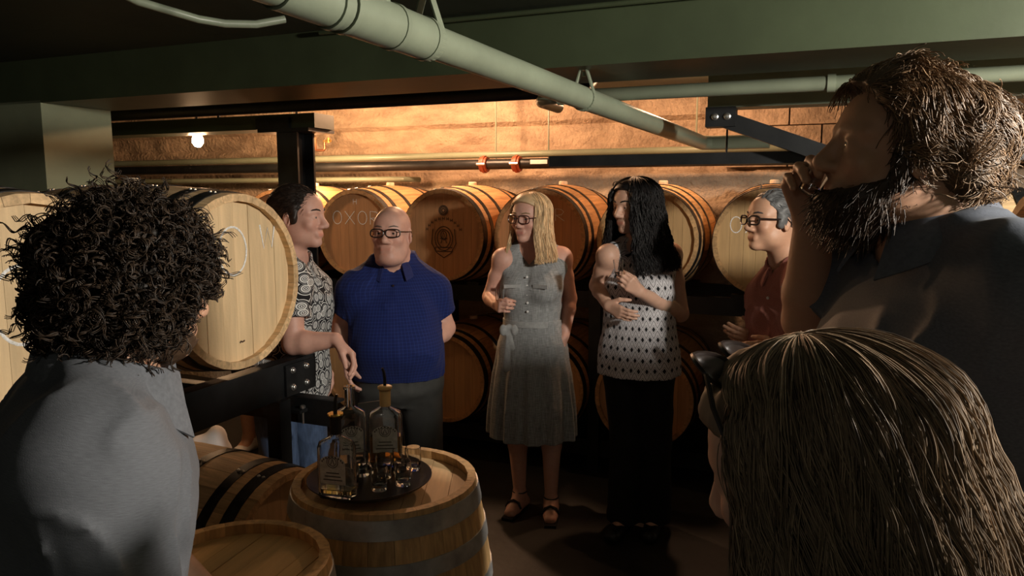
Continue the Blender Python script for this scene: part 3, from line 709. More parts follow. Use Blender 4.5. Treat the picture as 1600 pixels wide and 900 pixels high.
    def glasses(s, mat='frame_dark', w=.030, h=.019, dz=.001, temple=True, y=-.112, up=0.0, r=.0026, lens=True):
        m = MB(); P = s.HP
        for q in (-1, 1):
            pts = []
            for a in np.linspace(0, 2 * math.pi, 20, endpoint=False):
                ca, sa = math.cos(a), math.sin(a); pts.append(P(q * .034 + w * np.sign(ca) * abs(ca) ** .65, y + .010 * abs((q * .034 + w * np.sign(ca) * abs(ca) ** .65) / .06) ** 2, dz + up + h * np.sign(sa) * abs(sa) ** .65))
            m.tube(pts, r * 1.1, 6, closed=True)
            if lens:
                lm = MB(); lm.add(pts + [sum(pts) / len(pts)], [(k, (k + 1) % 20, 20) for k in range(20)])
            if temple: m.tube([P(q * (.034 + w), y + .012, dz + up + .008), P(q * .079, -.05, dz + up + .008), P(q * .082, .01, dz + up + .010), P(q * .080, .035, dz + up - .012)], r, 6)
            s.lensmb = lm if lens else None
            if lens: s.add(lm, 'lens', 'lens')
        m.tube([P(-.006, y - .001, dz + up + .006), P(.006, y - .001, dz + up + .006)], r, 6)
        s.add(m, 'glasses', mat)
    def torso(s, pel, neck, left, hip=(.165, .115), waist=(.145, .105), chest=(.165, .115), sh=(.15, .085), belly=0.0, bust=0.0):
        s.pel = pel = np.asarray(pel, float); s.neck = neck = np.asarray(neck, float); z = nrm(neck - pel); x = nrm(np.asarray(left, float) - z * np.dot(left, z)); y = np.cross(z, x)
        s.tR = R = np.column_stack([x, y, z]); L = np.linalg.norm(neck - pel); s.tL = L
        nd = [(-.11, 0, 0, hip[0] * .55, hip[1] * .6), (-.06, 0, 0, hip[0] * .92, hip[1] * .92), (.0, 0, 0, hip[0], hip[1]), (.30 * L, 0, -belly * .5, waist[0], waist[1] + belly * .5), (.5 * L, 0, -belly * .3, (waist[0] + chest[0]) / 2, (waist[1] + chest[1]) / 2 + belly * .3),
              (.70 * L, 0, -.005, chest[0], chest[1]), (.88 * L, 0, .005, sh[0], sh[1]), (.97 * L, 0, .012, sh[0] * .62, sh[1] * .75), (1.03 * L, 0, .015, .055, .05)]
        s.S.loft(nd, pel, R, .03, 'torso')
        if bust:
            for q in (-1, 1): s.S.ell(pel + R @ A(q * .072, -chest[1] * .72, .66 * L), (.062, .052 + bust, .06), R, .05, 'torso')
    def neckhead(s, r=.056):
        s.S.cone(s.HP(0, .022, -.05), s.neck + s.tR @ A(0, .012, -.01), r, r * 1.06, .03, 'neck')
        s.S.cone(s.HP(0, .03, -.02), s.neck + s.tR @ A(0, .02, -.02), r * .9, r, .02, 'neck')
    def arm(s, q, sh, el, wr, r=(.050, .041, .040, .027)):
        S = s.S; t = 'L' if q > 0 else 'R'
        S.cone(s.neck + s.tR @ A(q * .03, .02, .010), sh, .046, r[0] * .95, .07, 'trap')
        S.ell(sh, r[0] * 1.04, I3, .06, 'delt' + t)
        sh, el, wr = map(lambda v: np.asarray(v, float), (sh, el, wr)); mid = sh + (el - sh) * .45
        S.cone(sh, mid, r[0], (r[0] + r[1]) / 2 * 1.04, .02, 'uarm' + t); S.cone(mid, el, (r[0] + r[1]) / 2 * 1.04, r[1], .015, 'uarm' + t)
        m2 = el + (wr - el) * .28
        S.cone(el, m2, r[2] * .97, r[2] * 1.04, .015, 'farm' + t); S.cone(m2, wr, r[2] * 1.04, r[3], .015, 'farm' + t)
        setattr(s, 'sh' + t, sh); setattr(s, 'el' + t, el); setattr(s, 'wr' + t, wr)
    def hand(s, w, d, t, n, curls=(25, 30, 20), sc=1.0, thumb=(.55, .65, .35), fan=0.0, per=None, hf=.005):
        """w wrist, d to the knuckles, t to the thumb side, n out of the palm; fingers curl towards n"""
        S = s.S; d = nrm(d); t = nrm(t - d * np.dot(t, d)); nn = np.cross(d, t); n = nn if np.dot(nn, n) > 0 else -nn; w = np.asarray(w, float)
        s.palm = w + d * .055 * sc
        if hf: s.fine.append((w + d * .09 * sc, .085 * sc, hf))
        lens = [(.041, .025, .020), (.046, .029, .021), (.042, .027, .020), (.032, .020, .018)]; off = (.030, .0105, -.0095, -.0285); kn = (.086, .090, .086, .078)
        for f in range(4):
            k0 = w + d * kn[f] * sc + t * off[f] * sc
            S.cone(w + t * off[f] * .45 * sc + d * .005, k0, .0165 * sc, .0118 * sc, .012, 'hand')
            cu = per[f] if per else curls; ang = 0; p = k0; r = .0095 * sc if f < 3 else .0082 * sc
            for j in range(3):
                ang += rad(cu[j]); v = math.cos(ang) * d + math.sin(ang) * n + t * fan * (1.5 - f) * .1; p2 = p + nrm(v) * lens[f][j] * sc
                S.cone(p, p2, r, r * .93, .004, 'hand'); p = p2; r *= .93
        b = w + d * .022 * sc + t * .022 * sc + n * .006 * sc; v1 = nrm(d * thumb[0] + t * thumb[1] + n * thumb[2]); p1 = b + v1 * .045 * sc
        S.cone(w + t * .01 * sc, p1, .017 * sc, .0125 * sc, .014, 'hand'); v2 = nrm(d * .85 + t * (thumb[1] - .45) + n * (thumb[2] + .15)); p2 = p1 + v2 * .032 * sc
        S.cone(p1, p2, .0118 * sc, .0105 * sc, .005, 'hand'); S.cone(p2, p2 + nrm(v2 + n * .2) * .024 * sc, .0105 * sc, .0085 * sc, .004, 'hand')
    def leg(s, q, hip, kn, an, toe, r=(.085, .056, .054, .036), foot=True):
        S = s.S; t = 'L' if q > 0 else 'R'; hip, kn, an, toe = [np.asarray(v, float) for v in (hip, kn, an, toe)]
        S.cone(hip, kn, r[0], r[1], .03, 'thigh' + t); cf = kn + (an - kn) * .3
        back = nrm(an - toe) * .012; back[2] = 0
        S.cone(kn, cf + back, r[1] * .95, r[2] * 1.04, .02, 'shin' + t); S.cone(cf + back, an, r[2] * 1.04, r[3], .02, 'shin' + t)
        if foot:
            hl = an + nrm((an - toe) * A(1, 1, 0)) * .035; hl[2] = .032
            S.cone(an, hl, r[3] * .95, .03, .02, 'foot' + t); S.cone(an - Z * .01, A(toe[0], toe[1], .03) * .6 + an * .4 - Z * .015, r[3] * .95, .03, .03, 'foot' + t)
            S.cone(hl, A(toe[0], toe[1], .026), .030, .024, .03, 'foot' + t, flat=(nrm(np.cross(Z, toe - an) * A(1, 1, 0)), .75))
        for k, v in zip(('hip', 'kn', 'an', 'toe'), (hip, kn, an, toe)): setattr(s, k + t, v)
    def body(s, mat, h=None):
        Vt, F = s.S.mesh(h or s.h, s.fine); c = np.ones((len(Vt), 3))
        for p, r, col in s.paint:
            w = np.exp(-((np.linalg.norm(Vt - p, axis=1) / (r * .7)) ** 2))[:, None]; c = c * (1 - w) + np.array(col) * w
        return np_mesh('body', Vt, F, mat, s.root, s.o, col=c)
    def cloth(s, S, name, mat, h=None, patc=None, patr=.16):
        Vt, F = S.mesh(h or s.h); pc = s.pel if patc is None else patc; R = s.tR
        q = (Vt - pc) @ R; th = np.arctan2(q[:, 0], -q[:, 1]); pat = np.stack([th * patr, q[:, 2], np.zeros(len(q))], 1)
        return np_mesh(name, Vt, F, mat, s.root, s.o, pat=pat)
def wrinkles(amp, sx=9, sy=9, sz=5, seed=0, R=I3):
    def fn(P):
        q = P @ R; w = q + .06 * np.stack([vnoise(q * 6 + 5, seed + 1), vnoise(q * 6 + 11, seed + 2), vnoise(q * 6 + 17, seed + 3)], 1)
        n = vnoise(w * A(sx, sy, sz), seed); n2 = vnoise(w * A(sx, sy, sz) * 2.3 + 7, seed + 4)
        rd = (1 - np.abs(n2)) ** 3; m = np.clip(.5 + .9 * vnoise(q * 5 + 3, seed + 6), 0, 1)
        return amp * ((np.abs(n) - .3) * 1.0 - 1.1 * rd * m + .3)
    return fn
def shirt(p, sleeve=.55, grow=.012, hem=None, neck_r=.075, vneck=0, amp=.005, seed=0, sl_r=(.072, .070), tags=('torso', 'trap', 'deltL', 'deltR'), arms='LR', vdepth=.11, wr=(9, 9, 5), extra=None):
    C = p.S.sub(set(tags), grow)
    for t in arms:
        sh, el = getattr(p, 'sh' + t), getattr(p, 'el' + t); e = sh + (el - sh) * sleeve
        C.cone(sh, e, sl_r[0], sl_r[1], .05, 'sl'); 
    if extra: extra(C)
    if amp: C.disp(wrinkles(amp, *wr, seed=seed))
    for t in arms:       # cut sleeves square
        sh, el = getattr(p, 'sh' + t), getattr(p, 'el' + t); e = sh + (el - sh) * sleeve; d = nrm(el - sh)
        def cutfn(X, Y, Zz, e=e, d=d):
            x = X - e[0]; y = Y - e[1]; z = Zz - e[2]; al = x * d[0] + y * d[1] + z * d[2]; rr = np.sqrt(np.maximum(x * x + y * y + z * z - al * al, 0))
            return np.maximum(np.maximum(-al, rr - sl_r[1] - .02), al - .09)
        C.op(cutfn, e - .12, e + .12, 0, 'cut')
    nb = p.neck + p.tR @ A(0, -.005, -.005)
    C.cone(nb - p.tR @ A(0, 0, .015), nb + p.tR @ A(0, -.02, .2), neck_r * .92, neck_r * 1.2, .008, '', 'cut')
    if vneck: C.cone(nb + p.tR @ A(0, -.10, .03), nb + p.tR @ A(0, -.14, -vdepth), vneck, .004, .006, '', 'cut')
    if hem is not None: C.clip(A(0, 0, hem), -Z)
    return C
def collar(p, mat, r=.07, hgt=.038, drop=.05, spread=.045, tilt=0.0, name='collar', gap=28, oz=0.0, oy=.0):
    """folded shirt collar around the neck"""
    m = MB(); n = 40; R = p.tR; c = p.neck + R @ A(0, .004 + oy, .002 + oz); rows = []
    for i in range(n + 1):
        a = rad(-180 + gap + (360 - 2 * gap) * i / n); ca, sa = math.sin(a), math.cos(a)      # a=0 back, +-180 front
        f = (1 - math.cos(a)) / 2                    # 0 back, 1 front
        rx, ry = r * 1.0, r * 1.0
        drp = drop * (1 + .55 * max(0, (abs(math.degrees(a)) - 110) / 45)); base = -.028 * f
        def pt(rr, z): return c + R @ A(ca * rr, sa * rr * (1 if sa > 0 else 1.12), base + z)
        rows.append([pt(r * .98, -.012), pt(r * .96, hgt * .9), pt(r * 1.0, hgt), pt(r * 1.08, hgt * .92), pt(r * 1.22 + .006, hgt - drp * .5), pt(r * 1.30 + spread * .35 * f, hgt - drp), pt(r * 1.27 + spread * .35 * f, hgt - drp - .002), pt(r * 1.12, hgt - drp * .45)])
    k = len(rows[0]); vs = [q for rw in rows for q in rw]
    fs = [(i * k + j, i * k + (j + 1) % k, (i + 1) * k + (j + 1) % k, (i + 1) * k + j) for i in range(n) for j in range(k)] + [tuple(range(k))[::-1], tuple(n * k + j for j in range(k))]
    m.add(vs, fs); return p.add(m, name, mat, angle=60)
def cap_hair(p, mat, r=(.083, .105, .092), line=(.757, .006), amp=.006, h=.004, strands=1200, ln=.035, rs=.0011, seed=0, name='hair', flow='back', c0=(0, .018, .036), temple=True, base=(1, 1, 1), lift=.3, extra=None, colvar=.35, jit=.3):
    """short hair: a cap on the skull plus combed strands"""
    S = Sdf(); s = p.hs; R = p.hR; S.ell(p.HP(*c0), np.array(r) * s, R, 0, 'c')
    if extra: extra(S)
    kn = R @ nrm(A(0, line[0], 1)); S.clip(p.HP(0, 0, line[1]), -kn)
    if temple:
        for q in (-1, 1): S.ell(p.HP(q * .0735, -.010, .012), np.array((.0105, .020, .042)) * s, R, .008, 'c')
    S.disp(lambda P: amp * vnoise((P - p.hc) @ R * A(90, 40, 60), seed) + amp * .6 * vnoise((P - p.hc) @ R * A(30, 30, 30), seed + 1))
    Vt, F = S.mesh(h); ob = np_mesh(name, Vt, F, mat, p.root, p.o, col=np.full((len(Vt), 3), 1.0) * np.array(base))
    if strands:
        d = RNG.normal(size=(strands * 4, 3)); d /= np.linalg.norm(d, axis=1, keepdims=True); q = d * np.array(r) * 1.0 + np.array(c0)
        keep = q[:, 2] + line[0] * q[:, 1] > line[1] + .002; q = q[keep][:strands]; d = d[keep][:strands]
        nn = d / np.array(r); nn /= np.linalg.norm(nn, axis=1, keepdims=True)
        fl = {'back': A(0, 1, -.25), 'side': A(.9, -.2, -.3), 'down': A(0, .2, -1), 'fwd': A(.2, -1, -.2)}[flow][None] + RNG.normal(0, jit, (len(q), 3))
        fl = fl - nn * (fl * nn).sum(1, keepdims=True); fl /= np.linalg.norm(fl, axis=1, keepdims=True) + 1e-6
        t = np.linspace(0, 1, 6)[None, :, None]; L = RNG.uniform(.6, 1.3, (len(q), 1, 1)) * ln
        pts = q[:, None] + fl[:, None] * t * L + nn[:, None] * (lift * t * L - (lift + .35) * t * t * L * .6) - A(0, 0, 1) * (t * t * L * .15)
        world = p.hc + (pts * s) @ R.T
        strand_mesh('hair_strands', world, rs, rs * .35, mat, p.root, p.o, base=base, colvar=colvar)['kind'] = 'stuff'
    return ob
def long_hair(p, mat, N=1200, length=-.28, wave=.004, rs=.0024, part=.015, layer=.016, fall=None, seed=0, base=(1, 1, 1), r=(.080, .101, .089), front=58, m=26, spreadl=.04, colvar=.3, capline=(.757, .006), curtain=None, fwave=30.0, capr=1.03):
    s = p.hs; R = p.hR; rg = np.random.default_rng(seed)
    S = Sdf(); S.ell(p.HP(0, .018, .036), np.array(r) * s * capr, R, 0, 'c'); S.ell(p.HP(0, -.034, .060), np.array((.068, .068, .062)) * s, R, .02, 'c'); S.clip(p.HP(0, 0, capline[1]), -(R @ nrm(A(0, capline[0], 1))))
    if curtain: curtain(S)
    Vt, F = S.mesh(.005)
    np_mesh('hair', Vt, F, mat, p.root, p.o, col=np.full((len(Vt), 3), .8) * np.array(base))
    al = rg.uniform(-180, 180, N)                      # azimuth, 0 = front
    fr = np.abs(al) < front; sg = np.where(al + part * 600 > 0, 1.0, -1.0)
    th0 = rg.uniform(2, 70, N); th0[fr] = rg.uniform(2, 25, fr.sum()); lay = rg.uniform(.15, 1, N) ** .7 * layer
    tt = np.linspace(0, 1, m); L0 = np.array(r); pts = np.zeros((N, m, 3)); c0 = A(0, .018, .036)
    zend = length * (1 + rg.uniform(-.10, .06, N)); cl_ = np.stack([vnoise(np.stack([al / 7, th0 / 25, 0 * al], 1), 60 + k) for k in range(2)], 1); ph = cl_ * 5 + rg.uniform(0, 1.2, (N, 2)); fq = (1 + .35 * cl_[:, 0] + rg.uniform(-.08, .08, N)) * fwave
    nh = m // 2
    for i in range(m):
        if i <= nh:
            u = i / nh; th = th0 + (98 - th0) * u; tgt = sg * (front + 6 + np.abs(al) * .25); a2 = np.where(fr, al + (tgt - al) * np.minimum(1, 1.7 * u) ** .8, al)
            ar = np.radians(a2); tr = np.radians(th)
            d = np.stack([np.sin(tr) * np.sin(ar), -np.sin(tr) * np.cos(ar), np.cos(tr)], 1)
            pos = c0 + d * (L0 + lay[:, None] * min(1, .3 + u)); dlast = d
        else:
            u = (i - nh) / (m - 1 - nh); pos = base_p + 0; z0 = base_p[:, 2]
            pos[:, 2] = z0 + (zend - z0) * u
            out = np.stack([dlast[:, 0], dlast[:, 1]], 1)
            pos[:, :2] += out * (spreadl * u - .02 * math.sin(math.pi * u))[..., None] if np.ndim(u) else out * (spreadl * u - .012 * math.sin(math.pi * u))
            if fall is not None: pos = fall(pos, u)
        if i == nh: base_p = pos.copy()
        w = wave * min(1, i / nh * .8)
        pts[:, i] = pos + np.stack([np.sin(ph[:, 0] + pos[:, 2] * fq), np.cos(ph[:, 1] + pos[:, 2] * fq * 1.1), 0 * ph[:, 0]], 1) * w
    world = p.hc + (pts * s) @ R.T
    o = strand_mesh('hair_strands', world, rs, rs * .6, mat, p.root, p.o, base=base, colvar=colvar); o['kind'] = 'stuff'; return o
def hairmat(name, c, rough=.38): return M(name, c, max(rough, .5), var=.12, scale=(200, 200, 30), attr='Col', spec=.45)
def shoe(p, t, mat, tall=.05, name='shoe'):
    an, toe = getattr(p, 'an' + t), getattr(p, 'toe' + t); d = nrm((toe - an) * A(1, 1, 0)); S = Sdf(); sd = np.cross(Z, d)
    S.cone(an * A(1, 1, 0) - d * .04 + Z * .035, toe * A(1, 1, 0) + d * .01 + Z * .03, .042, .035, .02, 'a', flat=(sd, .9)); S.cone(an * A(1, 1, 0) - d * .02 + Z * .03, A(an[0], an[1], tall + .03), .04, .045, .03, 'a'); S.clip(A(0, 0, .0), -Z); S.clip(A(0, 0, tall + .03), Z)
    Vt, F = S.mesh(.006); return np_mesh(name, Vt, F, mat, p.root, p.o)
def trousers(p, mat, top, grow=.014, amp=.006, flare=.0, seed=3, h=None, bottom=.05, r=(.092, .072, .066, .060)):
    C = p.S.sub({'torso'}, grow)
    for t in 'LR':
        hip, kn, an = getattr(p, 'hip' + t), getattr(p, 'kn' + t), getattr(p, 'an' + t)
        C.cone(hip, kn, r[0], r[1], .03, 'x'); C.cone(kn, an - Z * .02, r[2] + .004, r[3] + flare, .02, 'x')
    C.disp(wrinkles(amp, 7, 7, 6, seed)); C.clip(A(0, 0, top), Z); C.clip(A(0, 0, bottom), -Z)
    return p.cloth(C, 'trousers', mat, h or .010)
# shot glass and its builder
M('glass', (1, 1, 1), .02, var=0, trans=1.0, ior=1.45); M('whisky', (.85, .42, .10), .02, var=0, trans=1.0, ior=1.36)
def shot_glass_mb(c, R=I3, r=.022, hgt=.062):
    return MB().lathe([(.0005, 0), (r * .78, 0), (r * .82, .003), (r, hgt), (r - .0028, hgt), (r * .76, .014), (.0005, .012)], c, R, 20, False, False)
# ---------------------------------------------------------------- fabrics
def fabric(name, builder, rough=.85, sheen=.05):
    m = bpy.data.materials.new(name); m.use_nodes = True; MATS[name] = m; nt = m.node_tree; N = nt.nodes; L = nt.links; b = N['Principled BSDF']
    at = N.new('ShaderNodeAttribute'); at.attribute_name = 'pat'
    b.inputs['Roughness'].default_value = rough; b.inputs['Sheen Weight'].default_value = sheen; b.inputs['Specular IOR Level'].default_value = .25
    def math_(op, a, c=None):
        n = N.new('ShaderNodeMath'); n.operation = op
        for i, v in enumerate((a, c)):
            if v is None: continue
            if isinstance(v, (int, float)): n.inputs[i].default_value = v
            else: L.new(v, n.inputs[i])
        return n.outputs[0]
    def ramp(fac, stops, const=True):
        r = N.new('ShaderNodeValToRGB'); r.color_ramp.interpolation = 'CONSTANT' if const else 'LINEAR'; e = r.color_ramp.elements
        while len(e) < len(stops): e.new(.5)
        for q, (p, c) in zip(e, stops): q.position = p; q.color = (*c, 1)
        L.new(fac, r.inputs[0]); return r.outputs[0]
    def noise(scale, vec=None, detail=3):
        mp = N.new('ShaderNodeMapping'); mp.inputs['Scale'].default_value = scale; L.new(at.outputs['Vector'] if vec is None else vec, mp.inputs[0])
        n = N.new('ShaderNodeTexNoise'); n.inputs['Scale'].default_value = 1; n.inputs['Detail'].default_value = detail; L.new(mp.outputs[0], n.inputs[0]); return n.outputs[0]
    sp = N.new('ShaderNodeSeparateXYZ'); L.new(at.outputs['Vector'], sp.inputs[0])
    out = builder(N, L, at.outputs['Vector'], sp.outputs[0], sp.outputs[1], math_, ramp, noise)
    L.new(out, b.inputs['Base Color'])
    fine = noise((900, 900, 900)); bp = N.new('ShaderNodeBump'); bp.inputs['Strength'].default_value = .15; bp.inputs['Distance'].default_value = .002; L.new(fine, bp.inputs['Height']); L.new(bp.outputs[0], b.inputs['Normal'])
    return m
def _paisley(N, L, vec, x, z, m, ramp, noise):
    v = N.new('ShaderNodeTexVoronoi'); v.voronoi_dimensions = '2D'; v.inputs['Scale'].default_value = 24; v.inputs['Randomness'].default_value = .75; L.new(vec, v.inputs['Vector'])
    w, k = (.72, .72, .70), (.012, .012, .014)
    return ramp(v.outputs['Distance'], [(0, w), (.06, k), (.12, w), (.19, k), (.24, w), (.34, k), (.40, (.35, .35, .35)), (.44, k), (.56, w), (.63, k)])
fabric('fabric_paisley', _paisley)
def _lattice(N, L, vec, x, z, m, ramp, noise):
    u = m('MULTIPLY', x, 27.0); v = m('MULTIPLY', z, 20.0)
    row = m('FLOOR', v); u2 = m('ADD', u, m('MULTIPLY', row, .5)); fx = m('ABSOLUTE', m('SUBTRACT', m('FRACT', u2), .5)); fz = m('ABSOLUTE', m('SUBTRACT', m('FRACT', v), .5))
    d = m('ADD', m('MULTIPLY', fx, 1.2), fz)
    return ramp(d, [(0, (.015, .015, .017)), (.27, (.62, .60, .62)), (.40, (.05, .05, .055)), (.45, (.62, .60, .62)), (.70, (.06, .06, .065)), (.78, (.6, .58, .6))])
fabric('fabric_lattice', _lattice)
fabric('fabric_linen', lambda N, L, vec, x, z, m, ramp, noise: ramp(m('ADD', m('MULTIPLY', noise((260, 18, 1)), .5), m('MULTIPLY', noise((30, 300, 1)), .5)), [(.3, (.12, .125, .125)), (.7, (.42, .43, .43))], False))
def _check(N, L, vec, x, z, m, ramp, noise):
    a = m('FRACT', m('MULTIPLY', x, 70.0)); c = m('FRACT', m('MULTIPLY', z, 70.0)); e = m('ADD', m('GREATER_THAN', a, .8), m('GREATER_THAN', c, .8))
    return ramp(m('MULTIPLY', e, .5), [(0, (.007, .014, .085)), (.4, (.011, .024, .13)), (.9, (.016, .034, .16))])
fabric('fabric_blue', _check)
fabric('fabric_grey', lambda N, L, vec, x, z, m, ramp, noise: ramp(m('ADD', m('MULTIPLY', noise((140, 700, 700)), .6), m('MULTIPLY', noise((6, 6, 6)), .4)), [(.3, (.085, .09, .10)), (.7, (.145, .15, .166))], False))
fabric('fabric_navy', lambda N, L, vec, x, z, m, ramp, noise: ramp(noise((300, 300, 300)), [(.3, (.075, .085, .108)), (.7, (.105, .118, .148))], False), .6)
fabric('fabric_red', lambda N, L, vec, x, z, m, ramp, noise: ramp(noise((200, 300, 300)), [(.3, (.34, .125, .10)), (.7, (.44, .18, .145))], False))
M('cloth_black', (.004, .004, .0045), .9, var=.3); M('cloth_charcoal', (.045, .045, .042), .85, var=.2); M('denim', (.05, .08, .15), .85, var=.3, scale=(90, 90, 20)); M('shoe_black', (.01, .01, .01), .4); M('shoe_white', (.75, .73, .7), .6); M('cloth_white', (.72, .72, .74), .9, var=.08)
M('tattoo_ink', (.12, .17, .15), .6)
hairmat('hair_blond', (.72, .53, .33), .35); hairmat('hair_black', (.010, .008, .008), .33); hairmat('hair_darkbrown', (.022, .014, .010), .42); hairmat('hair_grey', (.10, .10, .10), .45); hairmat('hair_brown', (.13, .085, .05), .42); hairmat('hair_ash', (.21, .145, .09), .36); hairmat('beard_brown', (.05, .028, .016), .5)
L_ = lambda yaw: rotz(rad(yaw)) @ A(1, 0, 0)       # the person's left for a facing yaw

# ---------------------------------------------------------------- blond woman in the grey dress
def blond():
    Y = 3.80; p = Person('blond woman in sleeveless grey belted dress holding a small glass', W(832, 790, Y), .006)
    p.head(W(828, 341, Y - .03), headframe(-34, 2, 2), 1.02, fem=True, nose=.95)
    p.torso(W(832, 548, Y + .03), W(831, 394, Y + .02), L_(-12), hip=(.17, .125), waist=(.135, .105), chest=(.148, .11), sh=(.135, .078), bust=.012); p.neckhead(.049)
    p.arm(-1, W(786, 405, Y), W(765, 464, Y + .03), W(776, 477, Y - .18), (.044, .037, .036, .025))
    p.arm(1, W(877, 403, Y + .03), W(890, 466, Y + .06), W(882, 525, Y - .02), (.046, .039, .037, .026))
    gl = W(781, 463, Y - .250)
    p.hand(W(776, 477, Y - .18), W(783, 478, Y - .28) - W(776, 477, Y - .18), A(.1, 0, 1), A(.9, .3, 0), (50, 55, 30), .9, thumb=(.6, .3, .75))
    p.hand(W(882, 525, Y - .02), A(-.1, -.12, -1), A(-.3, -1, 0), A(-1, .2, 0), (12, 15, 10), .9)
    for q, kx, ax, ay, tx, ty in ((-1, 806, 812, 752, 797, 783), (1, 862, 861, 768, 860, 800)):
        yk = Y + .02; an = W(ax, ay, Y + (.0 if q < 0 else -.08)); an[2] = .085; toe = W(tx, ty, Y - .12 if q < 0 else Y - .20); toe[2] = .03
        p.leg(q, p.pel + L_(-12) * q * .085 - Z * .02, W(kx, 660, yk), an, toe, (.085, .054, .05, .031))
    p.body('skin_pink'); p.eyes((.1, .16, .2), -8); p.glasses('frame_tort', .028, .020); p.brows((.25, .16, .08), .004)
    # dress: bodice and pleated skirt
    C = p.S.sub({'torso', 'trap'}, .011)
    zb = p.pel[2]; fo = lambda th, lz: np.clip((.98 - zb - lz) / .5, 0, 1) * (.075 * np.sin(th * 12 + 1.3 * np.sin(th * 2)) + .035 * np.sin(th * 21 + 2)) * .9
    C.loft([(.405 - zb, 0, 0, .232, .20), (.6 - zb, 0, 0, .222, .188), (.80 - zb, 0, 0, .198, .158), (.92 - zb, 0, 0, .168, .132), (1.02 - zb, 0, 0, .146, .118)], p.pel, np.column_stack([p.tR[:, 0], np.cross(Z, p.tR[:, 0]), Z]), .02, 's', 2.1, fo)
    C.disp(wrinkles(.004, 14, 14, 6, 5))
    for t in 'LR': C.ell(getattr(p, 'sh' + t) + p.tR @ A((.044 if t == 'L' else -.044), .01, -.0), (.050, .062, .072), p.tR, .006, '', 'cut')
    nb = p.neck; C.cone(nb + p.tR @ A(0, 0, -.005), nb + p.tR @ A(0, 0, .2), .062, .09, .008, '', 'cut'); C.cone(nb + p.tR @ A(0, -.085, .03), nb + p.tR @ A(0, -.135, -.145), .062, .008, .006, '', 'cut')
    C.clip(A(0, 0, .405), -Z); p.cloth(C, 'dress', 'fabric_linen', .0065)
    # belt with bow, buttons, pockets
    Rw = np.column_stack([p.tR[:, 0], np.cross(Z, p.tR[:, 0]), Z]); wc = p.pel + Z * (1.02 - zb); f = -Rw[:, 1]; lf = Rw[:, 0]
    m = MB(); n = 48
    for i in range(n):
        pass
    prof = []; vs = []
    for i in range(n):
        a = 2 * math.pi * i / n; 
        for (g, z) in ((.008, -.016), (.012, -.016), (.012, .016), (.008, .016)): vs.append(wc + Rw @ A((.146 + g) * math.cos(a), (.118 + g) * math.sin(a), z))
    fs = [(i * 4 + j, i * 4 + (j + 1) % 4, ((i + 1) % n) * 4 + (j + 1) % 4, ((i + 1) % n) * 4 + j) for i in range(n) for j in range(4)]
    m.add(vs, fs); M('belt_linen', (.33, .335, .33), .9, var=.15, scale=(60, 60, 60)); p.add(m, 'belt', 'belt_linen')
    kx = W(795, 511, Y - .165); S = Sdf(); S.ell(kx, (.016, .014, .016), I3, .01, 'a')
    for ex, ey in ((786, 516), (804, 516)): S.ell(W(ex, ey, Y - .175), (.018, .012, .030), I3, .012, 'a')
    S.cone(kx, W(791, 577, Y - .215), .010, .022, .01, 'a', flat=(A(0, 1, 0), 2.2)); S.cone(kx, W(801, 545, Y - .20), .008, .014, .01, 'a', flat=(A(0, 1, 0), 2.2))
    Vt, F = S.mesh(.005); np_mesh('bow', Vt, F, 'belt_linen', p.root, p.o)
    for i in range(5):
        q = p.pel + p.tR @ A(0, 0, p.tL * (.78 - .085 * i)); fr = q + f * (.135 if i < 3 else .128)
        MB().lathe([(.006, 0), (.006, .003), (.003, .004)], fr, np.column_stack([lf, Z, f]), 8).build('button', 'label_white', p.root, origin=p.o)
    for q in (-1, 1):
        m = MB(); c = p.pel + p.tR @ A(q * .072, -.163, .70 * p.tL); m.box(c, (.042, .004, .009), p.tR @ rotz(-q * .35)); p.add(m, 'pocket_flap', 'belt_linen', smooth=False)
    # sandals
    for t in 'LR':
        an, toe = getattr(p, 'an' + t), getattr(p, 'toe' + t); d = nrm((toe - an) * A(1, 1, 0)); sd = np.cross(Z, d)
        m = MB(); c = (an + toe) / 2 * A(1, 1, 0); L2 = np.linalg.norm((toe - an)[:2]) / 2 + .045
        m.add([c + d * L2 * x + sd * .04 * y * (1 - .25 * max(x, 0)) + Z * z for x in (-1, 0, .6, 1) for y in (-1, 1) for z in (.0, .014)], [(0, 1, 3, 2)] + [(i * 4 + a, i * 4 + b_, i * 4 + 4 + b_, i * 4 + 4 + a) for i in range(3) for a, b_ in ((0, 1), (1, 3), (3, 2), (2, 0))] + [(12, 14, 15, 13)])
        m.tube([an + .036 * (math.cos(a) * d + math.sin(a) * sd) + Z * .012 for a in np.linspace(0, 2 * math.pi, 20, endpoint=False)], .005, 6, closed=True)
        q = an * .35 + toe * .65; m.tube([q + sd * .042 - Z * .012, q + sd * .03 + Z * .018, q + Z * .03, q - sd * .03 + Z * .018, q - sd * .042 - Z * .012], .007, 6)
        p.add(m, 'sandal', 'shoe_black')
    long_hair(p, 'hair_blond', 2000, -.205, .004, .0020, .02, .018, seed=4, front=44, spreadl=.035, base=(1, .95, .85), r=(.083, .103, .090), capr=1.04, capline=(.72, .022))
    m = MB(); e = p.HP(.083, .0, -.045); m.tube([e, e - Z * .012], .0015, 5); m.lathe([(.001, -.045), (.010, -.035), (.011, -.022), (.003, -.012)], e, None, 10); p.add(m, 'earring', 'copper')
    g = shot_glass_mb(gl - Z * .03, rotx(-.1), .024, .066).build('shot_glass', 'glass', origin=gl); tag(g, 'small shot glass held in the blond woman\'s right hand', 'glass', 'tasting glasses')
blond()

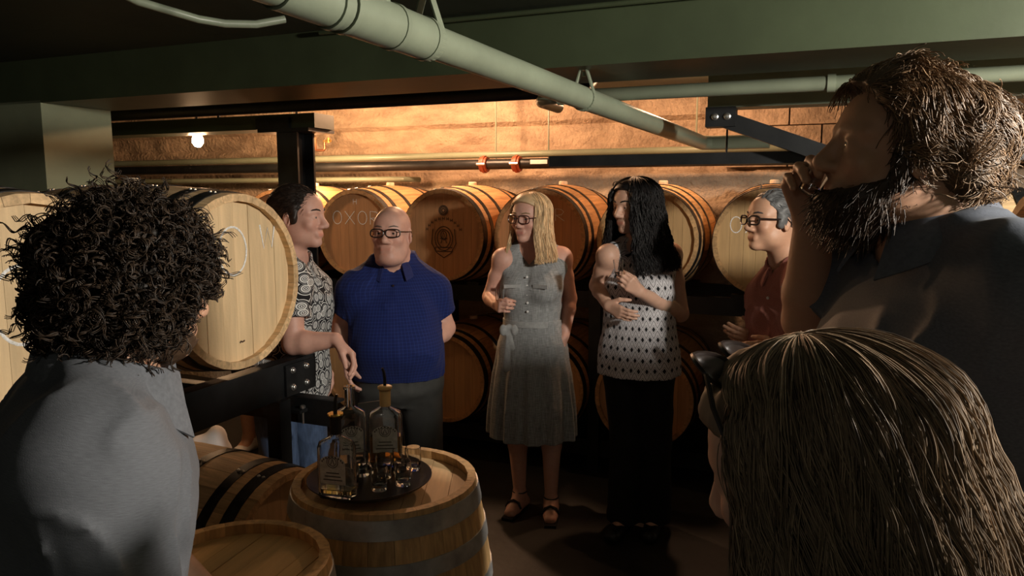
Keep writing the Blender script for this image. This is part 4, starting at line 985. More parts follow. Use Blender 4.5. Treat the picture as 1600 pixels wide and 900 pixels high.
# ---------------------------------------------------------------- dark-haired woman
def dark():
    Y = 3.55; p = Person('dark-haired woman in patterned sleeveless top and black trousers', W(1000, 815, Y), .006)
    p.head(W(990, 323, Y - .02), headframe(-52, 4, 0), 1.04, fem=True, nose=1.08)
    p.torso(W(997, 560, Y + .04), W(1000, 388, Y + .03), L_(-22), hip=(.175, .125), waist=(.15, .11), chest=(.152, .112), sh=(.138, .08), bust=.014); p.neckhead(.049)
    p.arm(-1, W(950, 400, Y - .04), W(933, 446, Y + .04), W(950, 478, Y - .12), (.044, .038, .036, .025))
    p.arm(1, W(1047, 398, Y + .08), W(1063, 490, Y + .02), W(999, 456, Y - .20), (.048, .041, .039, .026))
    p.hand(W(950, 478, Y - .12), W(975, 492, Y - .19) - W(950, 478, Y - .12), A(.2, -.4, .8), A(.3, 1, -.1), (15, 20, 15), .9)
    gl = W(968, 418, Y - .278)
    p.hand(W(999, 456, Y - .20), W(974, 436, Y - .26) - W(999, 456, Y - .20), A(.3, -.2, 1), A(-.3, 1, .2), (42, 45, 30), .92, thumb=(.6, .35, .7))
    for q, kx, ax, tx in ((-1, 978, 975, 958), (1, 1025, 1022, 1015)):
        an = W(ax, 790, Y); an[2] = .085; toe = W(tx, 820, Y - .14); toe[2] = .03
        p.leg(q, p.pel + L_(-22) * q * .088 - Z * .02, W(kx, 690, Y), an, toe, (.09, .056, .05, .032))
    tat = W(1037, 478, Y - .10)
    for dx, dy, r in ((0, 0, .026), (8, 6, .018), (-7, -5, .016), (4, -8, .014)): p.paint.append((W(1037 + dx, 478 + dy, Y - .10), r, (.42, .55, .50)))
    p.body('skin_light'); p.eyes((.05, .03, .02), -5); p.brows((.012, .009, .008), .0045)
    C = p.S.sub({'torso', 'trap'}, .014); zb = p.pel[2]
    C.loft([(.79 - zb, 0, 0, .205, .165), (.90 - zb, 0, 0, .192, .150), (1.05 - zb, 0, 0, .168, .128), (1.2 - zb, 0, -.005, .160, .13)], p.pel, p.tR, .03, 's', 2.2, lambda th, lz: .03 * np.sin(th * 9) * np.clip((.3 - lz) / .3, 0, 1))
    C.disp(wrinkles(.004, 12, 12, 7, 8))
    for t in 'LR': C.ell(getattr(p, 'sh' + t) + p.tR @ A((.034 if t == 'L' else -.034), 0, -.02), (.058, .09, .10), p.tR, .006, '', 'cut')
    nb = p.neck; C.cone(nb, nb + p.tR @ A(0, 0, .2), .062, .1, .008, '', 'cut'); C.cone(nb + p.tR @ A(0, -.10, .03), nb + p.tR @ A(0, -.15, -.15), .055, .006, .006, '', 'cut')
    C.clip(A(0, 0, .80), -Z); p.cloth(C, 'top', 'fabric_lattice', .006)
    trousers(p, 'cloth_black', .93, seed=4, flare=.02, r=(.098, .078, .07, .068)); 
    for t in 'LR': shoe(p, t, 'shoe_black', .035)
    def fall(pos, u):
        pos = pos.copy(); f = np.clip(-pos[:, 1] * 6, 0, 1); pos[:, 0] += np.sign(pos[:, 0]) * .02 * u; return pos
    long_hair(p, 'hair_black', 3400, -.28, .010, .0018, .0, .030, seed=9, front=34, spreadl=.055, fall=fall, fwave=44, colvar=.5, r=(.082, .103, .091), capr=1.05, capline=(.757, .020))
    # sunglasses pushed up on the hair
    p.glasses('frame_dark', .030, .020, dz=.0, up=.098, y=-.075, temple=False, lens=False)
    g = shot_glass_mb(gl - Z * .03, rotx(.05) @ roty(-.1), .024, .066).build('shot_glass', 'glass', origin=gl); tag(g, 'small shot glass raised in the dark-haired woman\'s left hand', 'glass', 'tasting glasses')
dark()

# ---------------------------------------------------------------- bald man in the blue polo
def bald():
    Y = 3.25; p = Person('bald man with glasses in a dark blue polo shirt', W(620, 900, Y), .006)
    p.head(W(612, 366, Y - .03), headframe(-6, -4, 0), 1.02, jaw=1.14, nose=1.15)
    p.torso(W(622, 590, Y + .03), W(614, 413, Y + .04), L_(8), hip=(.185, .145), waist=(.195, .155), chest=(.185, .13), sh=(.148, .088), belly=.06); p.neckhead(.066)
    p.S.ell(p.HP(0, -.035, -.105), (.055, .05, .03), p.hR, .04, 'neck')
    p.arm(-1, W(558, 454, Y - .02), W(536, 508, Y + .03), W(540, 556, Y - .06), (.058, .049, .047, .031))
    p.arm(1, W(673, 456, Y + .08), W(695, 512, Y + .12), W(676, 535, Y - .02), (.058, .049, .047, .031))
    p.hand(W(540, 556, Y - .06), A(.1, -.1, -1), A(.2, -1, 0), A(1, .2, 0), (20, 25, 15), 1.0)
    p.hand(W(676, 535, Y - .02), W(657, 553, Y - .09) - W(676, 535, Y - .02), A(-.4, -.5, .5), A(-.4, .8, -.2), (20, 20, 15), 1.0)
    for q in (-1, 1):
        hp = p.pel + L_(8) * q * .095 - Z * .03; kn = hp + L_(8) * q * .02; kn[2] = .47; an = kn + L_(8) * q * .02; an[2] = .085; toe = an + rotz(rad(8 + 14 * q)) @ A(0, -.17, 0); toe[2] = .03
        p.leg(q, hp, kn, an, toe, (.098, .064, .06, .042))
    p.paint.append((p.HP(0, -.08, -.085), .05, (.82, .74, .72)))
    p.body('skin_pink'); p.eyes((.06, .04, .03), 0); p.glasses('frame_dark', .029, .0165, dz=.002); p.brows((.16, .12, .10), .0035)
    def ex(C): pass
    C = shirt(p, .62, .015, hem=.865, neck_r=.074, vneck=.03, amp=.008, seed=21, sl_r=(.070, .078), vdepth=.09); p.cloth(C, 'polo_shirt', 'fabric_blue', .006, patr=.2)
    collar(p, 'fabric_blue_collar', .078, .036, .052, .06)
    for i in range(2):
        q = p.neck + p.tR @ A(0, -.118 - .012 * i, -.085 - .045 * i); MB().lathe([(.005, 0), (.005, .003)], q, np.column_stack([p.tR[:, 0], p.tR[:, 2], -p.tR[:, 1]]), 8).build('button', 'frame_dark', p.root, origin=p.o)
    trousers(p, 'cloth_charcoal', .885, seed=6, r=(.105, .085, .076, .068), grow=.010); [shoe(p, t, 'shoe_black', .05) for t in 'LR']
M('fabric_blue_collar', (.010, .018, .10), .85, var=.2, scale=(90, 90, 90))
bald()

# ---------------------------------------------------------------- man in the black and white shirt, leaning on the rack
def speaker():
    Y = 3.02; p = Person('man in black and white patterned shirt leaning on the steel rack', W(455, 900, Y), .006)
    p.head(W(467, 340, Y), headframe(78, 0, 0), 1.04, nose=1.15)
    p.torso(W(452, 600, Y + .03), W(455, 413, Y + .03), L_(62), hip=(.16, .115), waist=(.15, .11), chest=(.165, .115), sh=(.155, .085)); p.neckhead(.056)
    # his right arm is on the camera side, forearm resting on the beam end
    sh = W(452, 440, Y - .15); el = W(458, 537, Y - .21); wr = W(524, 531, Y - .22)
    p.arm(-1, sh, el, wr, (.052, .043, .043, .029))
    p.arm(1, W(462, 437, Y + .19), W(470, 520, Y + .24), W(500, 560, Y + .20), (.052, .043, .042, .029))
    d1 = A(.75, -.1, -.62)
    p.hand(wr, d1, A(.3, -1, .2), A(-.6, .1, -.7), (38, 25, 18), 1.0, thumb=(.75, .35, .35))
    p.hand(W(500, 560, Y + .20), A(.5, -.1, -.9), A(.6, -.7, 0), A(-.5, 0, -.4), (25, 25, 20), 1.0)
    for q in (-1, 1):
        hp = p.pel + L_(62) * q * .09 - Z * .03; kn = hp + A(.02, 0, 0); kn[2] = .48; an = kn - A(.02, 0, 0); an[2] = .085; toe = an + A(.15, -.08, 0); toe[2] = .03
        p.leg(q, hp, kn, an, toe, (.088, .06, .056, .04))
    p.body('skin_pink'); p.eyes((.08, .1, .1), 0); p.brows((.03, .02, .015), .004)
    C = shirt(p, .60, .016, hem=.80, neck_r=.07, vneck=.02, amp=.008, seed=31, sl_r=(.072, .076), vdepth=.06)
    C.ops.insert(0, C.ops[0]); p.cloth(C, 'patterned_shirt', 'fabric_paisley', .006, patr=.17)
    collar(p, 'fabric_paisley_collar', .068, .036, .045, .04)
    trousers(p, 'denim', .90, seed=16); [shoe(p, t, 'shoe_black', .05) for t in 'LR']
    cap_hair(p, 'hair_darkbrown', r=(.083, .106, .094), line=(.55, .010), amp=.004, strands=1800, ln=.035, flow='back', seed=2, c0=(0, .020, .038))
M('fabric_paisley_collar', (.03, .03, .03), .85, var=.9, scale=(70, 70, 70), detail=1, col2=(.5, .5, .5))
speaker()

# ---------------------------------------------------------------- man in the red shirt
def redman():
    Y = 2.85; p = Person('grey-haired man with glasses in a rust red shirt', W(1225, 900, Y), .006)
    p.head(W(1207, 346, Y), headframe(-74, -3, 0), .98, nose=1.1)
    p.torso(W(1250, 600, Y + .03), W(1232, 417, Y + .03), L_(-62), hip=(.17, .125), waist=(.165, .125), chest=(.17, .12), sh=(.15, .085), belly=.03); p.neckhead(.056)
    p.arm(-1, W(1222, 440, Y + .18), W(1215, 520, Y + .22), W(1192, 530, Y + .10), (.052, .043, .042, .029))
    p.arm(1, W(1262, 440, Y - .13), W(1270, 530, Y - .16), W(1220, 548, Y - .12), (.052, .043, .042, .029))
    p.hand(W(1192, 530, Y + .10), A(-1, -.2, .15), A(0, -.4, 1), A(0, 1, 0), (20, 25, 15), .95)
    p.hand(W(1220, 548, Y - .12), A(-1, .1, .0), A(0, .4, 1), A(0, 1, -.2), (20, 25, 15), .95)
    for q in (-1, 1):
        hp = p.pel + L_(-62) * q * .09 - Z * .03; kn = hp.copy(); kn[2] = .48; an = kn.copy(); an[2] = .085; toe = an + A(-.15, -.08, 0); toe[2] = .03
        p.leg(q, hp, kn, an, toe, (.088, .06, .056, .04))
    p.body('skin_tan', .006); p.eyes(); p.glasses('frame_dark', .028, .017, r=.0032); p.brows((.06, .05, .05), .004)
    C = shirt(p, .8, .016, hem=.82, neck_r=.07, vneck=.022, amp=.009, seed=41, sl_r=(.072, .066), vdepth=.07); p.cloth(C, 'red_shirt', 'fabric_red', .006)
    collar(p, 'red_collar', .07, .036, .048, .05)
    f = -p.tR[:, 1]
    for i in range(3):
        q = p.neck + p.tR @ A(0, -.125 - .01 * i, -.10 - .075 * i); MB().lathe([(.006, 0), (.006, .004)], q, np.column_stack([p.tR[:, 0], p.tR[:, 2], f]), 8).build('button', 'label_white', p.root, origin=p.o)
    trousers(p, 'cloth_charcoal', .9, seed=26); [shoe(p, t, 'shoe_black', .05) for t in 'LR']
    cap_hair(p, 'hair_grey', r=(.083, .106, .092), line=(.75, .020), amp=.006, strands=1300, ln=.03, flow='back', seed=5)
M('red_collar', (.44, .18, .15), .85, var=.15, scale=(90, 90, 90))
redman()

# ---------------------------------------------------------------- person behind the left rack, legs only in view
def hiddenman():
    Y = 4.75; f = W(395, 703, Y); p = Person('bare-legged person in white shoes seen below the steel beam', f, .009)
    x0 = f[0] + .06; y0 = Y
    p.head(A(x0, y0, 1.50), headframe(20), .95); p.torso(A(x0, y0, .86), A(x0, y0, 1.36), L_(20)); p.neckhead()
    for q in (-1, 1):
        s = A(x0, y0, 1.30) + L_(20) * q * .19; p.arm(q, s, s + A(.02, .0, -.27), s + A(.03, -.05, -.5)); p.hand(s + A(.03, -.05, -.5), A(0, 0, -1), A(0, -1, 0), A(-q, 0, 0))
        hp = A(x0, y0, .84) + L_(20) * q * .09; an = A(x0 + q * .07, y0 - .03, .09); p.leg(q, hp, (hp + an) / 2 + A(0, -.02, 0), an, an + A(q * .03, -.16, -.06))
    p.body('skin_tan', .009)
    C = shirt(p, .6, .014, hem=.8, amp=.004); p.cloth(C, 'shirt', 'cloth_charcoal', .009); trousers(p, 'cloth_charcoal', .88, bottom=.46); [shoe(p, t, 'shoe_white', .06) for t in 'LR']
    cap_hair(p, 'hair_darkbrown', strands=0)
hiddenman()
hairmat('hair_curly', (.024, .017, .012), .45)
# ---------------------------------------------------------------- curly-haired man in the grey polo, left foreground
def curly():
    Y = 1.16; p = Person('curly-haired man in a grey polo shirt seen from behind', W(130, 900, Y), .006)
    R = headframe(139, 8, 0); mc = W(190, 432, Y); hc = mc - R @ A(0, .03, .02)
    p.head(hc, R, .98)
    nk = W(172, 596, Y + .01); p.torso(A(nk[0] - .10, Y - .06, .92), nk - Z * .01, L_(118), hip=(.17, .13), waist=(.175, .13), chest=(.20, .15), sh=(.185, .115), belly=.04); p.neckhead(.062)
    lf = L_(118); shc = nk - Z * .062 - A(.03, 0, 0)
    # right arm on the camera side
    p.arm(-1, shc - lf * .205 + A(.0, 0, -.01), shc - lf * .24 + A(.03, .0, -.31), shc - lf * .17 + A(.24, .06, -.44), (.062, .05, .048, .031))
    p.arm(1, shc + lf * .20, shc + lf * .24 + A(.04, 0, -.30), shc + lf * .18 + A(.22, 0, -.45), (.060, .05, .048, .031))
    for t, s_ in (('R', -1), ('L', 1)):
        w = getattr(p, 'wr' + t); p.hand(w, A(1, 0, -.3), A(0, -s_ * .2, 1), A(0, s_, 0), (25, 25, 20))
    for q in (-1, 1):
        hp = p.pel + lf * q * .09 - Z * .03; kn = hp.copy(); kn[2] = .48; an = kn.copy(); an[2] = .085; toe = an + A(.16, .05, 0); toe[2] = .03; p.leg(q, hp, kn, an, toe)
    p.body('skin_tan', .010); p.eyes()
    C = shirt(p, .85, .018, hem=.84, neck_r=.078, vneck=.02, amp=.014, seed=51, sl_r=(.088, .088), vdepth=.08, wr=(6, 6, 3.2)); p.cloth(C, 'polo_shirt', 'fabric_grey', .008)
    collar(p, 'grey_collar', .090, .048, .068, .07, oz=.028)
    trousers(p, 'cloth_charcoal', .9, seed=56); [shoe(p, t, 'shoe_black', .05) for t in 'LR']
    # short beard along the jaw
    S = Sdf(); S.ell(p.HP(0, -.034, -.062), np.array((.068, .066, .066)) * p.hs, R, .0, 'b'); S.ell(p.HP(0, -.02, -.03), np.array((.072, .05, .06)) * p.hs, R, .02, 'b')
    S.clip(p.HP(0, 0, -.03), R @ A(0, -.55, 1)); S.disp(lambda P: .004 * vnoise(P * 160, 2)); Vt, F = S.mesh(.005); np_mesh('beard', Vt, F, 'beard_brown', p.root, p.o, col=np.full((len(Vt), 3), 1.3))
    # curls: a soft mass plus helical locks
    ctr = mc
    S = Sdf(); S.ell(mc, A(.104, .112, .108), R, .03, 'h'); S.ell(mc + A(-.05, -.01, -.06), (.075, .075, .07), I3, .04, 'h'); S.ell(mc + A(.04, 0, .02), (.08, .08, .08), I3, .04, 'h');
    S.ell(p.HP(0, -.14, -.085), (.10, .10, .085), R, .02, '', 'cut')
    S.disp(lambda P: .010 * vnoise(P * 30, 3) + .006 * vnoise(P * 75, 4)); Vt, F = S.mesh(.005)
    np_mesh('hair', Vt, F, 'hair_curly', p.root, p.o, col=np.full((len(Vt), 3), .8))
    rg = np.random.default_rng(5); N = 2300; idx = rg.choice(len(Vt), N); root = Vt[idx]; nv = root - ctr; nv /= np.linalg.norm(nv, axis=1, keepdims=True)
    ax = np.cross(nv, A(0, 0, 1)) * rg.normal(0, .7, (N, 1)) + A(0, 0, -1) * rg.uniform(.3, 1.1, (N, 1)) + rg.normal(0, .25, (N, 3))
    dn = (ax * nv).sum(1, keepdims=True); ax = ax - nv * dn + nv * rg.uniform(.0, .30, (N, 1)); ax /= np.linalg.norm(ax, axis=1, keepdims=True) + 1e-6
    s1 = np.cross(ax, nv + .01); s1 /= np.linalg.norm(s1, axis=1, keepdims=True); s2 = np.cross(ax, s1); m = 20; t = np.linspace(0, 1, m)[None, :, None]
    Lc = rg.uniform(.03, .065, (N, 1, 1)); rc = rg.uniform(.004, .009, (N, 1, 1)); turns = rg.uniform(1.2, 2.3, (N, 1, 1)); ph = rg.uniform(0, 6.28, (N, 1, 1)); dirn = rg.choice([-1, 1], (N, 1, 1))
    locks = []
    for j in range(3):
        an = ph + dirn * turns * 2 * math.pi * t + j * .22
        P = root[:, None] + nv[:, None] * .003 + ax[:, None] * (t * Lc + j * .0022) + (np.cos(an) * s1[:, None] + np.sin(an) * s2[:, None]) * rc * (1 + .12 * j) * np.minimum(1, t * 3) + rg.normal(0, .0006, (N, 1, 3))
        locks.append(P)
    P = np.concatenate(locks); N = len(P)
    hl = (P.reshape(-1, 3) - p.hc) @ R; bad = (hl[:, 1] < -.06) & (hl[:, 2] < -.01); bad = bad.reshape(N, m).any(1); P = P[~bad]
    strand_mesh('hair_strands', P, .0011, .0007, 'hair_curly', p.root, p.o, colvar=.4, base=(1.5, 1.3, 1.1))['kind'] = 'stuff'
M('grey_collar', (.125, .13, .144), .9, var=.18, scale=(120, 120, 120))
curly()

# ---------------------------------------------------------------- bearded man drinking, right foreground
def bearded():
    Y = 1.20; p = Person('bearded man in a dark navy shirt drinking from a glass', W(1450, 900, Y), .006)
    R = headframe(-98, -10, 0); hc = W(1402, 243, Y); p.head(hc, R, 1.02, nose=1.1)
    nk = W(1452, 368, Y + .01); p.torso(A(nk[0] + .03, Y + .02, .98), nk - Z * .02, L_(-88), hip=(.165, .125), waist=(.165, .12), chest=(.19, .135), sh=(.175, .10)); p.neckhead(.064)
    lf = L_(-88); shc = nk - Z * .075 + A(.01, 0, 0)
    # left arm (near the camera) hangs bent behind, right arm raises the glass on the far side
    p.arm(1, shc + lf * .19 + A(.03, 0, 0), shc + lf * .20 + A(.12, .02, -.30), shc + lf * .15 + A(-.08, .05, -.50), (.062, .05, .048, .031))
    wr = W(1268, 345, Y + .13); el = W(1262, 500, Y + .22)
    p.arm(-1, shc - lf * .20 + A(-.02, 0, 0), el, wr, (.060, .048, .045, .030))
    gl = W(1262, 283, Y + .05)
    p.hand(wr, W(1258, 292, Y + .115) - wr, A(.9, -.2, .3), A(-.2, -1, .1), (48, 45, 30), 1.0, thumb=(.6, .45, .6))
    w = p.wrL; p.hand(w, A(-1, .1, -.3), A(0, .2, 1), A(0, 1, 0), (25, 25, 20))
    for q in (-1, 1):
        hp = p.pel + lf * q * .09 - Z * .03; kn = hp.copy(); kn[2] = .5; an = kn.copy(); an[2] = .085; toe = an + A(-.17, 0, 0); toe[2] = .03; p.leg(q, hp, kn, an, toe)
    p.body('skin_tan', .009); p.eyes()
    C = shirt(p, .9, .018, hem=.88, neck_r=.078, vneck=.02, amp=.014, seed=61, sl_r=(.085, .078), vdepth=.08, wr=(6, 6, 3.2)); p.cloth(C, 'navy_shirt', 'fabric_navy', .008)
    collar(p, 'navy_collar', .084, .050, .060, .06, oz=.026)
    trousers(p, 'cloth_black', .95, seed=66); [shoe(p, t, 'shoe_black', .05) for t in 'LR']
    S = Sdf(); S.ell(p.HP(0, -.036, -.066), np.array((.070, .070, .068)) * p.hs, R, .0, 'b'); S.ell(p.HP(0, -.06, -.105), np.array((.040, .038, .038)) * p.hs, R, .03, 'b'); S.ell(p.HP(0, -.01, -.03), np.array((.075, .05, .05)) * p.hs, R, .02, 'b')
    S.clip(p.HP(0, 0, -.030), R @ A(0, -.45, 1)); [S.ell(p.HP(q * .072, -.010, -.012), np.array((.011, .020, .036)) * p.hs, R, .01, 'b') for q in (-1, 1)]; S.disp(lambda P: .004 * vnoise(P * 150, 2)); Vt, F = S.mesh(.005); np_mesh('beard', Vt, F, 'beard_brown', p.root, p.o, col=np.full((len(Vt), 3), .8))
    rg = np.random.default_rng(8); N = 2200; idx = rg.choice(len(Vt), N); q = Vt[idx]; nv = q - p.HP(0, -.01, -.03); nv /= np.linalg.norm(nv, axis=1, keepdims=True); t = np.linspace(0, 1, 5)[None, :, None]
    P = q[:, None] + (nv[:, None] * .5 + A(0, 0, -.8) + (R @ A(0, -.3, 0)) + rg.normal(0, .3, (N, 1, 3))) * t * rg.uniform(.008, .022, (N, 1, 1)); strand_mesh('beard_strands', P, .0009, .0004, 'beard_brown', p.root, p.o, colvar=.3)['kind'] = 'stuff'
    # tousled thick hair
    def ex(S):
        S.ell(p.HP(0, .07, .04), np.array((.085, .085, .088)) * p.hs, R, .03, 'c'); S.ell(p.HP(0, -.02, .07), np.array((.08, .08, .070)) * p.hs, R, .03, 'c'); S.ell(p.HP(0, .09, -.01), np.array((.07, .055, .07)) * p.hs, R, .03, 'c')
    ob = cap_hair(p, 'hair_brown', r=(.086, .112, .098), line=(.95, .012), amp=.005, strands=0, extra=ex, seed=7, base=(.7, .7, .7))
    co = np.zeros(len(ob.data.vertices) * 3, np.float32); ob.data.vertices.foreach_get('co', co); co = co.reshape(-1, 3).astype(float) + p.o
    N = 8000; q = (co[rg.choice(len(co), N)] - p.hc) @ R; d = (q - A(0, .03, .03)) / A(.09, .12, .10); d /= np.linalg.norm(d, axis=1, keepdims=True)
    cl = np.stack([vnoise(q * 28 + k * 9, 50 + k) for k in range(3)], 1)
    fl = A(0, .8, -.45)[None] + 1.1 * cl + rg.normal(0, .22, (N, 3)); fl = fl - d * (fl * d).sum(1, keepdims=True) * .85; fl /= np.linalg.norm(fl, axis=1, keepdims=True); t = np.linspace(0, 1, 8)[None, :, None]; Ls = rg.uniform(.025, .055, (N, 1, 1))
    ph = cl[:, None] * 5 + rg.uniform(0, 1, (N, 1, 3))
    P = q[:, None] + d[:, None] * (.004 * np.sin(t * 3.0)) + fl[:, None] * t * Ls + np.sin(ph + t * 6) * .004 * t - d[:, None] * t * t * Ls * .15
    strand_mesh('hair_strands', p.hc + P @ R.T, .0010, .0006, 'hair_brown', p.root, p.o, colvar=.3, base=(1.4, 1.3, 1.2))['kind'] = 'stuff'
    g = shot_glass_mb(gl - A(0, 0, .02), roty(.55), .021, .058).build('shot_glass', 'glass', origin=gl); tag(g, 'shot glass tipped to the bearded man\'s mouth', 'glass', 'tasting glasses')
M('navy_collar', (.09, .10, .128), .6, var=.2, scale=(120, 120, 120))
bearded()

# ---------------------------------------------------------------- woman in the right foreground, back of the head
def frontwoman():
    Y = .74; p = Person('long-haired woman with sunglasses on her head, nearest the camera', W(1300, 900, Y), .007)
    R = headframe(-128, 16, 0); hc = W(1272, 735, Y); p.head(hc, R, 1.05, fem=True)
    nk = hc + A(.03, -.02, -.185); p.torso(A(nk[0], nk[1], .78), nk, L_(-135), chest=(.155, .115)); p.neckhead(.05); lf = L_(-135)
    for q in (-1, 1):
        s_ = nk - Z * .055 + lf * q * .17; p.arm(q, s_, s_ + lf * q * .05 - Z * .28, s_ + lf * q * .02 + (R @ A(0, -.2, 0)) - Z * .42, (.046, .039, .037, .026)); p.hand(getattr(p, 'wr' + ('L' if q > 0 else 'R')), R @ A(0, -1, 0), A(0, 0, 1), lf * -q, (25, 25, 20), .9)
        hp = p.pel + lf * q * .09 - Z * .03; kn = hp.copy(); kn[2] = .42; an = kn.copy(); an[2] = .085; toe = an + (-rotz(rad(-135))[:, 1]) * .16; toe[2] = .03; p.leg(q, hp, kn, an, toe)
    p.body('skin_light', .009)
    C = shirt(p, .6, .014, hem=.75, amp=.005, seed=71); p.cloth(C, 'shirt', 'cloth_black', .008); trousers(p, 'cloth_black', .8, seed=76); [shoe(p, t, 'shoe_black', .04) for t in 'LR']
    def fall(pos, u):
        pos = pos.copy(); out = pos[:, :2] / (np.linalg.norm(pos[:, :2], axis=1, keepdims=True) + 1e-6); pos[:, :2] += out * .05 * u; return pos
    def mass(S):
        for (y, z, rx, ry, rz) in ((.055, -.06, .098, .085, .12), (.075, -.20, .115, .085, .15), (.085, -.34, .135, .085, .14)): S.ell(p.HP(0, y, z), (rx, ry, rz), R, .05, 'm')
        S.ell(p.HP(0, -.125, -.09), (.10, .12, .14), R, .02, '', 'cut'); S.disp(lambda P: .006 * vnoise((P - p.hc) @ R * A(60, 60, 8), 3))
    long_hair(p, 'hair_ash', 10000, -.42, .013, .0009, .0, .022, seed=19, front=62, spreadl=.05, fall=fall, fwave=24, colvar=.35, r=(.088, .110, .094), m=26, capr=1.06, curtain=mass, capline=(.62, .02))
    # sunglasses pushed up into the hair
    m = MB(); Pp = p.HP
    for qx in (-1, 1):
        pts = [Pp(qx * .036 + .030 * math.cos(a), -.070 - .012 * math.sin(a) + .012 * abs(math.cos(a)), .118 + .018 * math.sin(a)) for a in np.linspace(0, 2 * math.pi, 18, endpoint=False)]
        m.tube(pts, .003, 6, closed=True); m.add(pts + [sum(pts) / 18], [(k, (k + 1) % 18, 18) for k in range(18)])
        m.tube([Pp(qx * .066, -.058, .118), Pp(qx * .095, -.045, .09), Pp(qx * .108, -.03, .04), Pp(qx * .108, -.015, .0)], .0028, 6)
    m.tube([Pp(-.006, -.07, .122), Pp(.006, -.07, .122)], .003, 6); p.add(m, 'sunglasses', 'frame_dark')
frontwoman()
# ---------------------------------------------------------------- tray, bottles and glasses on the upright barrel
TZ = STZ - .027; TC = A(W(577, 742, 2.0)[0], 2.01, STZ + .001)
def tray():
    m = MB(); o = m.lathe([(.0005, .0), (.150, .0), (.160, .004), (.172, .014), (.175, .016), (.175, .019), (.168, .017), (.152, .006), (.0005, .006)], TC, None, 56, False, False).build('round_tray', 'tray_black', origin=TC)
    tag(o, 'round black serving tray on top of the upright barrel', 'tray')
M('tray_black', (.012, .012, .012), .35, var=.3, scale=(300, 300, 300), bump=.1, bscale=400)
tray()
M('label_print', (.62, .60, .56), .7, var=.25, scale=(60, 60, 60)); M('gold', (.72, .48, .12), .25, .9); M('rubber', (.010, .010, .010), .5); M('print_ink', (.10, .09, .08), .8); M('card_slate', (.11, .115, .13), .5, var=.25); M('cork_gold', (.62, .42, .18), .45)
M('whisky_thin', (.95, .75, .35), .02, var=0, trans=1.0, ior=1.36)
TT = TC[2] + .0065
def flask_loop(a, b, z, c, ang, n=28, p=4.5):
    R = rotz(ang); out = []
    for k in range(n):
        t = 2 * math.pi * k / n; ct, st = math.cos(t), math.sin(t); out.append(c + R @ A(a * np.sign(ct) * abs(ct) ** (2 / p), b * np.sign(st) * abs(st) ** (2 / p), z))
    return out
def flask_mesh(levels, c, ang, n=28):
    vs = []
    for (z, a, b, p) in levels: vs += flask_loop(a, b, z, c, ang, n, p)
    m = len(levels); fs = [(i * n + k, i * n + (k + 1) % n, (i + 1) * n + (k + 1) % n, (i + 1) * n + k) for i in range(m - 1) for k in range(n)]
    return vs, fs + [tuple(range(n))[::-1], tuple((m - 1) * n + k for k in range(n))]
